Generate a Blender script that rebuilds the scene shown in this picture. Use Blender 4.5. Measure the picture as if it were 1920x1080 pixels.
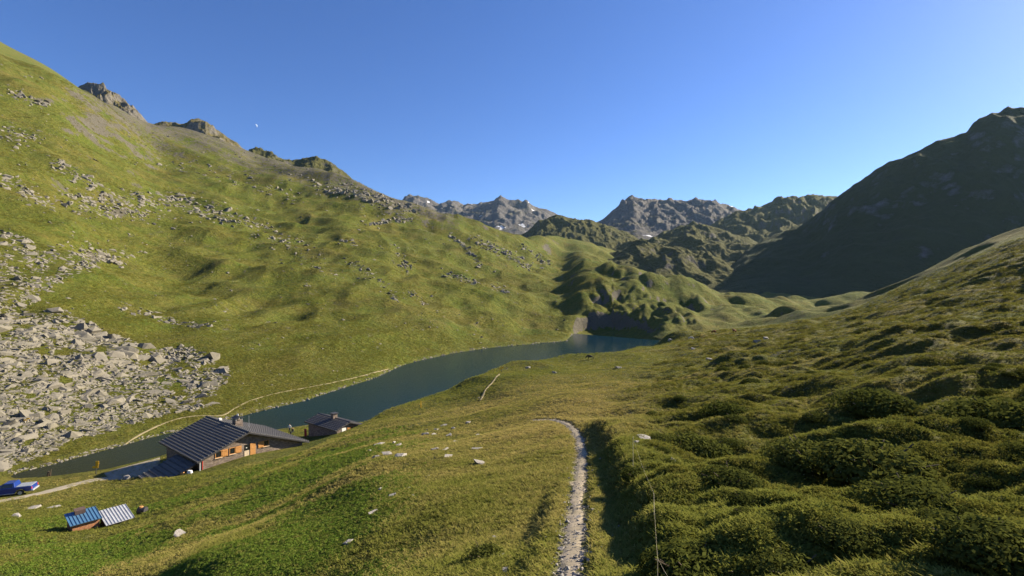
import bpy, bmesh, math, random
import numpy as np
from mathutils import Vector, Matrix
R = math.radians
random.seed(7); rng = np.random.default_rng(7)
scn = bpy.context.scene
for o in list(bpy.data.objects): bpy.data.objects.remove(o)
col = scn.collection

# ------------------------------------------------------------------ camera, sky, sun, exposure
FPX, HZ, CX, CAMZ = 950.0, 550.0, 960.0, 28.0          # photo pixels (1920 wide); lake surface is z = 0
cd = bpy.data.cameras.new('camera'); cam = bpy.data.objects.new('camera', cd); col.objects.link(cam)
cam.location = (0, 0, CAMZ); cam.rotation_euler = (R(90), 0, 0)
cd.sensor_width = 36; cd.lens = 36 * FPX / 1920; cd.shift_y = 10 / 1920
cd.clip_start = .1; cd.clip_end = 60000
scn.camera = cam
SUN_EL, SUN_AHEAD = 27.5, 27.0                         # low evening sun from the right, a little ahead
sdir = Vector((math.cos(R(SUN_AHEAD)) * math.cos(R(SUN_EL)), math.sin(R(SUN_AHEAD)) * math.cos(R(SUN_EL)), math.sin(R(SUN_EL))))
w = bpy.data.worlds.new('World'); scn.world = w; w.use_nodes = True
nt = w.node_tree; nt.nodes.clear()
sk = nt.nodes.new('ShaderNodeTexSky'); sk.sky_type = 'NISHITA'; sk.sun_disc = False
sk.sun_elevation = R(SUN_EL); sk.sun_rotation = R(90 - SUN_AHEAD); sk.altitude = 2000; sk.air_density = 1.0; sk.dust_density = .9; sk.ozone_density = 4.0
bg = nt.nodes.new('ShaderNodeBackground'); bg.inputs[1].default_value = .073
wo = nt.nodes.new('ShaderNodeOutputWorld'); hs = nt.nodes.new('ShaderNodeHueSaturation'); hs.inputs['Saturation'].default_value = 1.16; hs.inputs['Hue'].default_value = .512; nt.links.new(sk.outputs[0], hs.inputs['Color']); nt.links.new(hs.outputs[0], bg.inputs[0]); nt.links.new(bg.outputs[0], wo.inputs[0])
sl = bpy.data.lights.new('sun', 'SUN'); sl.energy = 5.0; sl.angle = R(.5); sl.color = (1, .86, .64)
so = bpy.data.objects.new('sun', sl); col.objects.link(so); so.rotation_euler = (-sdir).to_track_quat('-Z', 'Y').to_euler(); so.location = (200, 50, 300)
vs = scn.view_settings; vs.view_transform = 'Standard'; vs.look = 'None'; vs.exposure = 1.35; vs.gamma = 1; vs.use_curve_mapping = False

# ------------------------------------------------------------------ helpers
def tag(o, label=None, cat=None, group=None, kind=None):
    if label: o['label'] = label
    if cat: o['category'] = cat
    if group: o['group'] = group
    if kind: o['kind'] = kind
    return o
def link_mesh(name, me, mat, parent=None):
    o = bpy.data.objects.new(name, me); col.objects.link(o)
    if mat and not me.materials: me.materials.append(mat)
    if parent: o.parent = parent
    return o
def empty(name, loc=(0, 0, 0), rz=0):
    o = bpy.data.objects.new(name, None); col.objects.link(o); o.location = loc; o.rotation_euler = (0, 0, rz); o.empty_display_size = .3
    return o
def copy_tree(o, parent=None):
    c = o.copy(); col.objects.link(c); c.parent = parent
    for ch in o.children: copy_tree(ch, c)
    return c
class MB:
    def __init__(s): s.v = []; s.f = []
    def add(s, vs, fs):
        b = len(s.v); s.v += [tuple(v) for v in vs]; s.f += [tuple(b + i for i in f) for f in fs]; return s
    def box(s, x0, x1, y0, y1, z0, z1):
        return s.add([(x0,y0,z0),(x1,y0,z0),(x1,y1,z0),(x0,y1,z0),(x0,y0,z1),(x1,y0,z1),(x1,y1,z1),(x0,y1,z1)],
                     [(0,3,2,1),(4,5,6,7),(0,1,5,4),(1,2,6,5),(2,3,7,6),(3,0,4,7)])
    def hexa(s, b, t):
        return s.add(list(b) + list(t), [(0,3,2,1),(4,5,6,7),(0,1,5,4),(1,2,6,5),(2,3,7,6),(3,0,4,7)])
    def tube(s, a, b, r0, r1=None, n=8):
        a = Vector(a); b = Vector(b); r1 = r0 if r1 is None else r1
        d = (b - a).normalized(); p = d.orthogonal().normalized(); q = d.cross(p)
        vs = [a + (p*math.cos(i*2*math.pi/n) + q*math.sin(i*2*math.pi/n))*r0 for i in range(n)] + [b + (p*math.cos(i*2*math.pi/n) + q*math.sin(i*2*math.pi/n))*r1 for i in range(n)]
        fs = [(i, (i+1) % n, n+(i+1) % n, n+i) for i in range(n)] + [tuple(range(n))[::-1], tuple(range(n, 2*n))]
        return s.add(vs, fs)
    def prism(s, poly, y0, y1):                          # poly in x,z swept along y
        n = len(poly)
        vs = [(x, y0, z) for x, z in poly] + [(x, y1, z) for x, z in poly]
        return s.add(vs, [(i, (i+1) % n, n+(i+1) % n, n+i) for i in range(n)] + [tuple(range(n))[::-1], tuple(range(n, 2*n))])
    def mesh(s, name):
        me = bpy.data.meshes.new(name); me.from_pydata(s.v, [], s.f); me.update()
        bm = bmesh.new(); bm.from_mesh(me); bmesh.ops.recalc_face_normals(bm, faces=bm.faces); bm.to_mesh(me); bm.free()
        return me
    def build(s, name, mat, parent=None, bevel=0, smooth=False):
        me = s.mesh(name); o = link_mesh(name, me, mat, parent)
        if smooth: me.polygons.foreach_set('use_smooth', [True]*len(me.polygons))
        if bevel:
            m = o.modifiers.new('bevel', 'BEVEL'); m.width = bevel; m.segments = 2
        return o
# --- node material helpers
def newmat(name, rough=.8, spec=.3):
    m = bpy.data.materials.new(name); m.use_nodes = True
    b = m.node_tree.nodes['Principled BSDF']; b.inputs['Roughness'].default_value = rough; b.inputs['Specular IOR Level'].default_value = spec
    return m, m.node_tree, b
def N(t, typ, **kw):
    n = t.nodes.new(typ)
    for k, v in kw.items(): setattr(n, k, v)
    return n
def noise(t, vec, scale, detail=4, rough=.55):
    n = N(t, 'ShaderNodeTexNoise'); n.inputs['Scale'].default_value = scale; n.inputs['Detail'].default_value = detail; n.inputs['Roughness'].default_value = rough
    if vec is not None: t.links.new(vec, n.inputs['Vector'])
    return n.outputs['Fac']
def ramp(t, fac, stops):
    n = N(t, 'ShaderNodeValToRGB'); e = n.color_ramp.elements
    while len(e) < len(stops): e.new(.5)
    for i, (p, c) in enumerate(stops):
        e[i].position = p; e[i].color = (c, c, c, 1) if isinstance(c, (int, float)) else (*c, 1)
    t.links.new(fac, n.inputs[0]); return n.outputs[0]
def mixc(t, fac, a, b, mode='MIX'):
    n = N(t, 'ShaderNodeMix', data_type='RGBA', blend_type=mode)
    for s, v in ((n.inputs[0], fac), (n.inputs[6], a), (n.inputs[7], b)):
        if isinstance(v, (int, float)): s.default_value = v
        elif isinstance(v, tuple): s.default_value = (*v, 1)
        else: t.links.new(v, s)
    return n.outputs[2]
def math_(t, op, a, b=None, clamp=False):
    n = N(t, 'ShaderNodeMath', operation=op, use_clamp=clamp)
    for s, v in ((n.inputs[0], a), (n.inputs[1], b)):
        if v is None: continue
        if isinstance(v, (int, float)): s.default_value = v
        else: t.links.new(v, s)
    return n.outputs[0]
def bump(t, b, h, strength, dist):
    n = N(t, 'ShaderNodeBump'); n.inputs['Strength'].default_value = strength; n.inputs['Distance'].default_value = dist
    t.links.new(h, n.inputs['Height']); t.links.new(n.outputs[0], b.inputs['Normal']); return n
def pos(t): return N(t, 'ShaderNodeNewGeometry').outputs['Position']
def plain(name, c, rough=.7, spec=.3, metal=0, var=.25, scale=6):
    m, t, b = newmat(name, rough, spec); b.inputs['Metallic'].default_value = metal
    tc = N(t, 'ShaderNodeTexCoord').outputs['Object']
    f = noise(t, tc, scale, 5)
    c0 = tuple(x*(1-var) for x in c); c1 = tuple(min(1, x*(1+var)) for x in c)
    t.links.new(ramp(t, f, [(.3, c0), (.7, c1)]), b.inputs['Base Color']); return m
# --- numpy noise
def _hash(ix, iy, seed):
    h = (ix.astype(np.int64)*374761393 + iy.astype(np.int64)*668265263 + seed*1442695041) & 0xffffffff
    h = ((h ^ (h >> 13))*1274126177) & 0xffffffff
    return ((h ^ (h >> 16)) & 0xffffff)/float(0x1000000)
def gn(x, y, seed=0):
    xi = np.floor(x); yi = np.floor(y); fx = x-xi; fy = y-yi
    u = fx**3*(fx*(fx*6-15)+10); v = fy**3*(fy*(fy*6-15)+10)
    def g(dx, dy):
        a = _hash(xi+dx, yi+dy, seed)*2*np.pi
        return np.cos(a)*(fx-dx)+np.sin(a)*(fy-dy)
    a = g(0, 0); b = g(1, 0); c = g(0, 1); d = g(1, 1)
    return 1.5*((a*(1-u)+b*u)*(1-v)+(c*(1-u)+d*u)*v)
def sstep(a, b, x):
    t = np.clip((x-a)/(b-a), 0, 1); return t*t*(3-2*t)
def pchip(xk, yk, x):
    h = np.diff(xk); dl = np.diff(yk)/h; m = np.zeros_like(yk)
    w1 = 2*h[1:]+h[:-1]; w2 = h[1:]+2*h[:-1]; ok = dl[:-1]*dl[1:] > 0
    with np.errstate(all='ignore'):
        mm = (w1+w2)/(w1/dl[:-1]+w2/dl[1:])
    m[1:-1] = np.where(ok, mm, 0); m[0] = dl[0]; m[-1] = dl[-1]
    i = np.clip(np.searchsorted(xk, x)-1, 0, len(h)-1); t = (x-xk[i])/h[i]; t = np.clip(t, 0, 1)
    return (yk[i]*(1+2*t)*(1-t)**2 + m[i]*h[i]*t*(1-t)**2 + yk[i+1]*t*t*(3-2*t) + m[i+1]*h[i]*t*t*(t-1))

# ------------------------------------------------------------------ terrain: node curves (photo column, depth, photo row) from near to far
def zy(d, y): return CAMZ-(y-HZ)/FPX*d
def yz(d, z): return HZ+(CAMZ-z)/d*FPX
B0 = [(-300,32,1080),(0,30,1080),(200,27,1080),(400,19,1080),(700,12,1080),(850,9.5,1080),(1080,7.5,1080),(1250,6.7,1080),(1400,6.2,1080),(1600,5.6,1080),(1920,5,1080),(2300,5,1080)]
C1 = [(-300,38,1035),(0,36,1040),(200,34,1040),(400,32,985),(700,22,950),(850,17,950),(1080,12.7,950),(1250,11,950),(1400,10,950),(1600,9,950),(1750,8.5,950),(1920,8,950),(2300,8,940)]
C2 = [(-300,46,995),(0,44,1000),(200,44,1000),(400,45,935),(700,38,855),(850,35,850),(1080,24,850),(1250,20,850),(1400,18,850),(1600,15,850),(1750,13.5,850),(1920,12.5,850),(2300,12,830)]
C3 = [(-300,55,963),(0,54,965),(200,55,960),(400,58,903),(700,62,815),(850,66,785),(960,62,765),(1080,42,780),(1160,46,770),(1250,50,750),(1400,40,745),(1600,34,735),(1750,32,715),(1920,32,690),(2300,30,650)]
C4 = [(-300,61,945),(0,60,945),(200,62,930),(400,64,890),(565,72,850),(700,78,797),(850,92,750),(960,98,712),(1080,95,706),(1250,105,688),(1400,110,655),(1600,110,622),(1750,110,590),(1920,105,555),(2300,95,500)]
S_ = [(-300,67,932),(0,66,930),(200,69,912),(265,67.5,903),(384,68.3,885),(466,73,858),(565,80,838),(640,83.5,812),(700,92,786),(760,100,760),(850,113,735),(920,125,699),(1000,145,679),(1107,160,671),(1180,175,661),(1250,200,646),(1330,240,622),(1400,270,612),(1450,280,603),(1550,255,590),(1620,245,572),(1750,250,515),(1920,270,447),(2300,230,370)]
def Zs(l): return [(p, d, yz(d, z)) for p, d, z in l]
T_ = Zs([(-300,74,.9),(0,75.5,.5),(25,76.5,0),(100,77.6,0),(200,80.6,0),(300,87,0),(400,97,0),(470,101,0),(565,107,0),(640,112,0),(700,108,0),(760,120,0),(850,138,0),(920,165,0),(1000,190,0),(1065,205,0),(1107,215,0),(1180,235,0),(1250,276,0),(1290,290,2),(1350,280,7),(1420,305,9),(1500,310,12),(1620,300,19),(1750,310,34),(1920,330,52),(2300,290,66)])
F_ = Zs([(-300,82,1.2),(0,78.5,.6),(25,78.5,0),(100,83,0),(200,90.8,0),(300,100,0),(400,109,0),(470,118,0),(570,131.7,0),(640,149,0),(700,166,0),(760,200,0),(850,237,0),(920,261,0),(1000,280,0),(1062,296,0),(1074,350,0),(1085,374,0),(1107,380,0),(1150,380,0),(1200,352,0),(1250,303,0),(1290,308,3),(1350,320,7.5),(1420,345,9),(1500,370,12),(1620,380,18),(1750,380,29),(1920,400,46),(2300,400,62)])
M_ = []
for (p, d, y) in F_:
    td = np.interp(p, [a[0] for a in T_], [a[1] for a in T_]); tz = np.interp(p, [a[0] for a in T_], [zy(a[1], a[2]) for a in T_]); fz = zy(d, y)
    dm = (td+d)/2; zz = min(tz, fz); zz = zz-min(5, (d-td)*.09) if zz < .3 else zz
    M_.append((p, dm, yz(dm, zz)))
K_ = [(-300,600,-40),(0,620,112),(90,650,140),(150,680,172),(200,760,188),(272,800,239),(300,850,247),(385,900,252),(450,900,288),(550,900,314),(600,890,316),(650,850,339),(760,800,385),(870,800,414),(960,850,438),(1010,950,448),(1080,1200,452),(1150,1300,472),(1220,1300,486),(1290,1350,492),(1350,1400,492),(1420,1450,492),(1500,1450,492),(1620,1450,500),(1750,1450,500),(1920,1450,500),(2300,1450,480)]
Pn = []
for t in (.13, .3, .5, .7, .86):
    l = []
    for p in (-300, 0, 100, 200, 300, 400, 470, 570, 640, 700, 760, 850, 920, 1000, 1062):
        fd = np.interp(p, [a[0] for a in F_], [a[1] for a in F_]); fy = np.interp(p, [a[0] for a in F_], [a[2] for a in F_])
        kd = np.interp(p, [a[0] for a in K_], [a[1] for a in K_]); ky = np.interp(p, [a[0] for a in K_], [a[2] for a in K_])
        l.append((p, fd*(kd/fd)**(t**1.08), fy+(ky-fy)*t))
    Pn.append(l)
right = {1085:[(385,600),(430,560),(520,520),(680,490),(900,465)], 1150:[(392,566),(450,548),(560,522),(750,498),(950,490)], 1220:[(364,577),(420,556),(520,534),(700,524),(950,510)],
         1290:[(345,592),(420,566),(520,546),(720,552),(950,530)], 1350:[(365,592),(415,576),(500,572),(700,563),(1000,535)], 1420:[(385,592),(430,580),(540,563),(750,553),(1050,530)],
         1500:[(420,590),(480,583),(580,571),(750,556),(1050,530)], 1620:[(450,570),(520,570),(620,565),(800,556),(1050,530)], 1750:[(430,550),(520,555),(640,555),(800,550),(1050,530)],
         1920:[(440,520),(540,535),(660,545),(800,545),(1050,525)], 2300:[(440,480),(540,500),(640,520),(800,520),(1050,500)]}
for p, l in right.items():
    for k in range(5): Pn[k].append((p, *l[k]))
Q1 = [(p, d*1.25, y+45) for p, d, y in K_]; Q2 = [(p, max(2600, d*2), y+70) for p, d, y in K_]; Q3 = [(p, 9000, 560) for p, d, y in K_]
A0 = [(p, .8, yz(.8, 26.35)) for p in (-300, 2300)]
NODES = [A0, B0, C1, C2, C3, C4, S_, T_, M_, F_]+Pn+[K_, Q1, Q2, Q3]
NN = len(NODES)
back = {  # directions outside the picture (degrees from straight ahead, radius, height)
 -76: [(.9,26.3),(16,20),(28,14),(42,9),(56,5),(70,3),(85,1.6),(98,1),(104,.8),(112,1.2),(150,12),(220,42),(330,100),(460,180),(600,265),(760,350),(950,300),(3000,200),(9000,0)],
 -125:[(.9,26.3),(14,22),(26,17),(42,11),(60,6),(80,2),(110,-3),(150,-6),(190,-8),(230,-4),(300,20),(380,50),(480,100),(600,160),(740,220),(900,290),(1150,250),(3000,150),(9000,0)],
 179: [(.9,26.3),(8,26),(16,25.5),(28,25),(45,24),(70,23),(100,22),(150,20),(200,18),(260,18),(340,22),(450,30),(600,45),(800,60),(1000,80),(1300,110),(1600,100),(3000,60),(9000,0)],
 125: [(.9,26.3),(6,27),(12,28.3),(20,30),(32,33),(52,38),(90,47),(140,54),(190,58),(240,62),(320,70),(430,85),(560,105),(750,130),(950,160),(1300,200),(1600,180),(3000,100),(9000,0)],
 84:  [(.9,26.35),(5,26.8),(9,27.4),(15,28.4),(25,30.6),(50,36),(110,52),(200,58),(260,60),(330,64),(420,75),(540,95),(700,125),(900,165),(1150,220),(1500,260),(1900,220),(3000,120),(9000,0)]}
th_in = np.radians(np.linspace(-48.5, 48.5, 880))
th_out = np.radians(48.5)+np.cumsum(np.full(48, np.radians(131.5/49)))
TH = np.concatenate([-th_out[::-1], th_in, th_out]); NC = len(TH)
LR = np.concatenate([np.linspace(math.log(.8), math.log(60), 340), np.linspace(math.log(60), math.log(1450), 500)[1:], np.linspace(math.log(1450), math.log(9000), 36)[1:]]); NR = len(LR); RR = np.exp(LR)
nl = np.zeros((NN, NC)); nz = np.zeros((NN, NC))
for k in range(NN):
    kn = sorted([(math.atan((p-CX)/FPX), math.log(d*math.sqrt(1+((p-CX)/FPX)**2)), zy(d, y)) for p, d, y in NODES[k]] + [(R(a), math.log(l[k][0]), l[k][1]) for a, l in back.items()])
    ka = [q[0] for q in kn]
    nl[k] = np.interp(TH, ka, [q[1] for q in kn], period=2*math.pi); nz[k] = np.interp(TH, ka, [q[2] for q in kn], period=2*math.pi)
def gsm(a, s):
    n = int(3*s); kx = np.exp(-.5*(np.arange(-n, n+1)/s)**2); kx /= kx.sum()
    return np.stack([np.convolve(np.concatenate([r[-n:], r, r[:n]]), kx, 'valid') for r in a])
nl[1:6] = gsm(nl[1:6], 14); nz[1:6] = gsm(nz[1:6], 14); nl[6:10] = gsm(nl[6:10], 3); nz[6:10] = gsm(nz[6:10], 3); nl[10:] = gsm(nl[10:], 8); nz[10:] = gsm(nz[10:], 8)
Z = np.zeros((NC, NR))
for c in range(NC): Z[c] = pchip(nl[:, c], nz[:, c], LR)
XX = np.sin(TH)[:, None]*RR[None]; YY = np.cos(TH)[:, None]*RR[None]
TP = np.degrees(TH)[:, None]*np.ones((1, NR)); RG = RR[None]*np.ones((NC, 1))
pxg = np.where(np.abs(TP) < 80, CX+FPX*np.tan(np.clip(TH, -1.4, 1.4))[:, None], np.sign(TP)*9999)
def sampler(Zg):
    def f(x, y):
        x = np.asarray(x, float); y = np.asarray(y, float)
        t = np.arctan2(x, y); r = np.log(np.maximum(np.hypot(x, y), .81))
        ci = np.clip(np.interp(t, TH, np.arange(NC)), 0, NC-1.001); ri = np.clip(np.interp(r, LR, np.arange(NR)), 0, NR-1.001)
        c0 = ci.astype(int); r0 = ri.astype(int); a = ci-c0; b = ri-r0
        return (Zg[c0, r0]*(1-a)+Zg[c0+1, r0]*a)*(1-b)+(Zg[c0, r0+1]*(1-a)+Zg[c0+1, r0+1]*a)*b
    return f
def hitter(Zg):
    EL = (Zg-CAMZ)/RR[None]
    def f(px, py, rmin=2.0):
        t = math.atan((px-CX)/FPX); ci = int(np.argmin(np.abs(TH-t))); tanel = (HZ-py)/FPX*math.cos(t)
        k = np.where((EL[ci] >= tanel) & (RR > rmin))[0]
        i = int(k[0]) if len(k) else NR-1
        e0 = EL[ci, i-1]; e1 = EL[ci, i]; a = 0 if e1 == e0 else min(max((tanel-e0)/(e1-e0), 0), 1)
        r = RR[i-1]*(1-a)+RR[i]*a
        return Vector((math.sin(t)*r, math.cos(t)*r, Zg[ci, i-1]*(1-a)+Zg[ci, i]*a))
    return f
# knolls and humps at world places
base_hit = hitter(Z)
def knoll(px, d, wx, wy, h, rot=0):
    global Z
    x0 = (px-CX)/FPX*d; dx = XX-x0; dy = YY-d; c, s = math.cos(rot), math.sin(rot)
    a = (dx*c+dy*s)/wx; b = (-dx*s+dy*c)/wy
    Z = Z + h*np.exp(-(a*a+b*b)**1.4)
for k in [(1268,235,7,14,3.2),(1290,480,26,30,10),(1180,560,40,30,12),(1130,640,50,40,10),(1230,410,22,25,6),(1365,375,12,16,6),(1330,420,20,22,6),(1200,470,20,18,6),(1430,330,14,12,6),(1475,350,14,12,7),(1590,520,60,40,14),(1050,520,35,25,7),(900,420,45,30,6)]: knoll(*k)
# foreground path, cut into the slope, with a bank on its right
PATH_PX = [(1060,1120),(1066,1080),(1072,1020),(1080,960),(1086,900),(1091,850),(1087,822),(1076,803),(1060,791),(1035,785),(1000,786)]
path_pts = [base_hit(*p) for p in PATH_PX]
def polydist(pts, X, Y):
    best = np.full(X.shape, 1e9); side = np.zeros(X.shape); arc = np.zeros(X.shape); L = 0
    for a, b in zip(pts[:-1], pts[1:]):
        ex, ey = b[0]-a[0], b[1]-a[1]; l = math.hypot(ex, ey)
        t = np.clip(((X-a[0])*ex+(Y-a[1])*ey)/(l*l), 0, 1); dx = X-a[0]-t*ex; dy = Y-a[1]-t*ey; dd = np.hypot(dx, dy)
        m = dd < best; best = np.where(m, dd, best); side = np.where(m, ex*dy-ey*dx, side); arc = np.where(m, L+t*l, arc); L += l
    return best, -np.sign(side), arc
near = (RG < 70) & (np.abs(TP) < 60)
PD = np.full(Z.shape, 99.); PS = np.zeros(Z.shape); PA = np.zeros(Z.shape)
PD[near], PS[near], PA[near] = polydist(path_pts, XX[near], YY[near])
bankw = sstep(0, 3, PA)*(1-sstep(24, 33, PA))
sd = PD*PS
Z += np.where(sd > 0, (.75*sstep(.75, 1.7, sd)*(1-sstep(1.8, 7, sd)))*bankw*(near), 0)
Z -= .12*(1-sstep(.2, .6, PD))
# noise relief, band limited by the grid step
DR = RG*np.gradient(LR)[None]
def band(lam): return np.clip((lam/DR-2)/3, 0, 1)
lakezone = np.ones_like(Z)
for (p0, p1) in ((-400, 1300),):
    inz = (pxg > p0) & (pxg < p1)
    lakezone = np.where(inz & (RG > 60) & (RG < 420), np.clip(np.abs(Z)/7, 0.02, 1), lakezone)
def place_flat(x, y, r0, r1): return sstep(r0, r1, np.hypot(XX-x, YY-y))
flat = place_flat(-40, 79, 12, 20)*place_flat(-31, 88, 6, 11)*place_flat(-64, 67, 5, 10)*place_flat(-39, 45, 2.5, 5)
far = sstep(70, 140, RG); farR = sstep(200, 300, RG); far = np.where(pxg > 1100, far*(1-sstep(1150, 1350, pxg))+farR*sstep(1150, 1350, pxg), far); rightness = sstep(1050, 1350, pxg)*(1-far)
nzs = np.zeros_like(Z)
for lam, amp, sd_ in ((160, 7, 1), (70, 3.6, 2), (32, 1.9, 3), (15, .95, 4)):
    nzs += far*amp*band(lam)*gn(XX/lam+sd_*7, YY/lam, sd_)*sstep(100, 420, RG*1.0+40*(lam < 40))
rib = gn(XX/230+.3*YY/230, YY/52, 15); nzs += far*(1-sstep(900, 1200, RG))*sstep(140, 380, RG)*5*(.45-np.abs(rib)*1.8)*(pxg < 1150)
ter = np.abs(gn(XX/24, YY/50, 11)); nzs += far*(1-sstep(700, 1000, RG))*1.5*(1-2*ter)*band(24)
for lam, amp, s_ in ((22, .7, 21), (9, .32, 22), (4, .14, 23), (1.6, .05, 24)):
    nzs += (1-far*.6)*amp*band(lam)*gn(XX/lam+3, YY/lam, s_)
for lam, amp, s_ in ((13, 1.0, 31), (6.0, .58, 32), (2.6, .36, 33), (1.1, .15, 34)):   # heath hummocks on the right
    q = gn(XX/lam+.25*YY/lam, YY/lam*1.25, s_)
    nzs += rightness*amp*band(lam)*(np.abs(q)*1.7-.4)*sstep(3, 14, RG*6/lam)*(.3+.7*sstep(.8, 2.2, PD))
bas = sstep(1070, 1140, pxg)*(1-sstep(1500, 1650, pxg))*sstep(385, 450, RG)*(1-sstep(1500, 2000, RG))
for lam, amp, s_ in ((110, 7, 71), (48, 3.5, 72), (24, 2.0, 73), (12, 1.2, 74)):
    nzs += bas*amp*band(lam)*(2.2*np.abs(gn(XX/lam, YY/lam*.8, s_))-.65)
clf = sstep(1085, 1110, pxg)*(1-sstep(1290, 1320, pxg))*sstep(335, 365, RG)*(1-sstep(440, 480, RG))*sstep(1, 8, Z)
for lam, amp, s_ in ((40, 3.0, 75), (15, 2.2, 76), (7, 1.8, 77)):
    nzs += clf*amp*band(lam*1.3)*(2.4*np.abs(gn(XX/lam, YY/lam*.6, s_))-.8)
for lam, amp, s_ in ((45, 2.8, 81), (22, 1.9, 82), (11, 1.2, 83), (6, .6, 84)):
    q = gn(XX/lam, YY/lam*.6, s_); nzs += far*(1-bas)*amp*band(lam)*np.sign(q)*np.abs(q)**1.3*sstep(130, 300, RG)
nzs *= lakezone*flat*(.12+.88*sstep(.3, 1.3, PD))*sstep(1.5, 6, RG)
Z = Z+nzs
# level pads for the hut yard and truck
hz = sampler(Z); hit = hitter(Z)
# surface masks
gx = np.gradient(Z, axis=1)/np.gradient(RG, axis=1); gt = np.gradient(Z, axis=0)/(RG*np.gradient(TH)[:, None]); slope = np.hypot(gx, gt)
pyg = HZ-(Z-CAMZ)/np.maximum(YY, .1)*FPX
big = gn(XX/30, YY/30, 41)*.6+gn(XX/11, YY/11, 42)*.4
zk = nz[15][:, None]; upper = sstep(.5, .95, Z/np.maximum(zk, 30)+.18*big)*sstep(60, 200, pxg)*(1-sstep(800, 950, pxg))*sstep(350, 500, RG)
rock = np.maximum(sstep(.8, 1.25, slope+.35*big)*far, .74*upper)
rock = np.maximum(rock, bas*.75*sstep(.85, 1.25, slope+.3*big))
rock = np.where((RG > 330) & (RG < 470) & (pxg > 1090) & (pxg < 1330), np.maximum(rock, .85*sstep(.75, 1.1, slope)), rock)
def blob(px, py, rx, ry, ang=0):
    p = hit(px, py); q = hit(px+rx, py); v = hit(px, py-ry)
    return p
dry = np.clip(.42+.75*big+.25*sstep(520, 760, pxg)*(1-sstep(1080, 1250, pxg))*(1-sstep(60, 120, RG)), 0, 1)*(1-far*.55)
herb = np.clip(.95*(1-sstep(620, 900, pxg)), 0, 1)*(1-sstep(62, 76, RG))*sstep(-.3, .3, gn(XX/11, YY/8, 51)+.5*gn(XX/4, YY/3.5, 53)+.12)*(pxg > -900)
dirt = (1-sstep(.08, .34, PD+.22*gn(XX*1.3, YY*1.3, 61)))*.9
heath = rightness*np.clip(.5+1.2*gn(XX/5, YY/5, 52), 0, 1)
# trails and tracks as draped ribbons, and the terrain mesh
def ground_mesh():
    verts = np.stack([XX, YY, Z], -1).reshape(-1, 3)
    i = np.arange(NC); j = np.arange(NR-1); I, J = np.meshgrid(i, j, indexing='ij'); I2 = (I+1) % NC
    f = np.stack([I*NR+J, I*NR+J+1, I2*NR+J+1, I2*NR+J], -1).reshape(-1, 4)
    nv = len(verts); verts = np.vstack([verts, [[0, 0, 26.35]]])
    fan = np.stack([np.arange(NC)*NR, ((np.arange(NC)+1) % NC)*NR, np.full(NC, nv)], -1)
    me = bpy.data.meshes.new('ground'); me.vertices.add(len(verts)); me.vertices.foreach_set('co', verts.ravel())
    nl_ = f.size+fan.size; me.loops.add(nl_); me.loops.foreach_set('vertex_index', np.concatenate([f.ravel(), fan.ravel()]))
    me.polygons.add(len(f)+len(fan)); me.polygons.foreach_set('loop_start', np.concatenate([np.arange(len(f))*4, f.size+np.arange(len(fan))*3]))
    me.update(calc_edges=True); me.polygons.foreach_set('use_smooth', np.ones(len(me.polygons), bool))
    for nm, arr in (('rock', rock), ('dry', dry), ('herb', herb), ('dirt', dirt), ('heath', heath)):
        a = me.attributes.new(nm, 'FLOAT', 'POINT'); a.data.foreach_set('value', np.append(arr.ravel(), 0).astype(np.float32))
    return me

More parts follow.
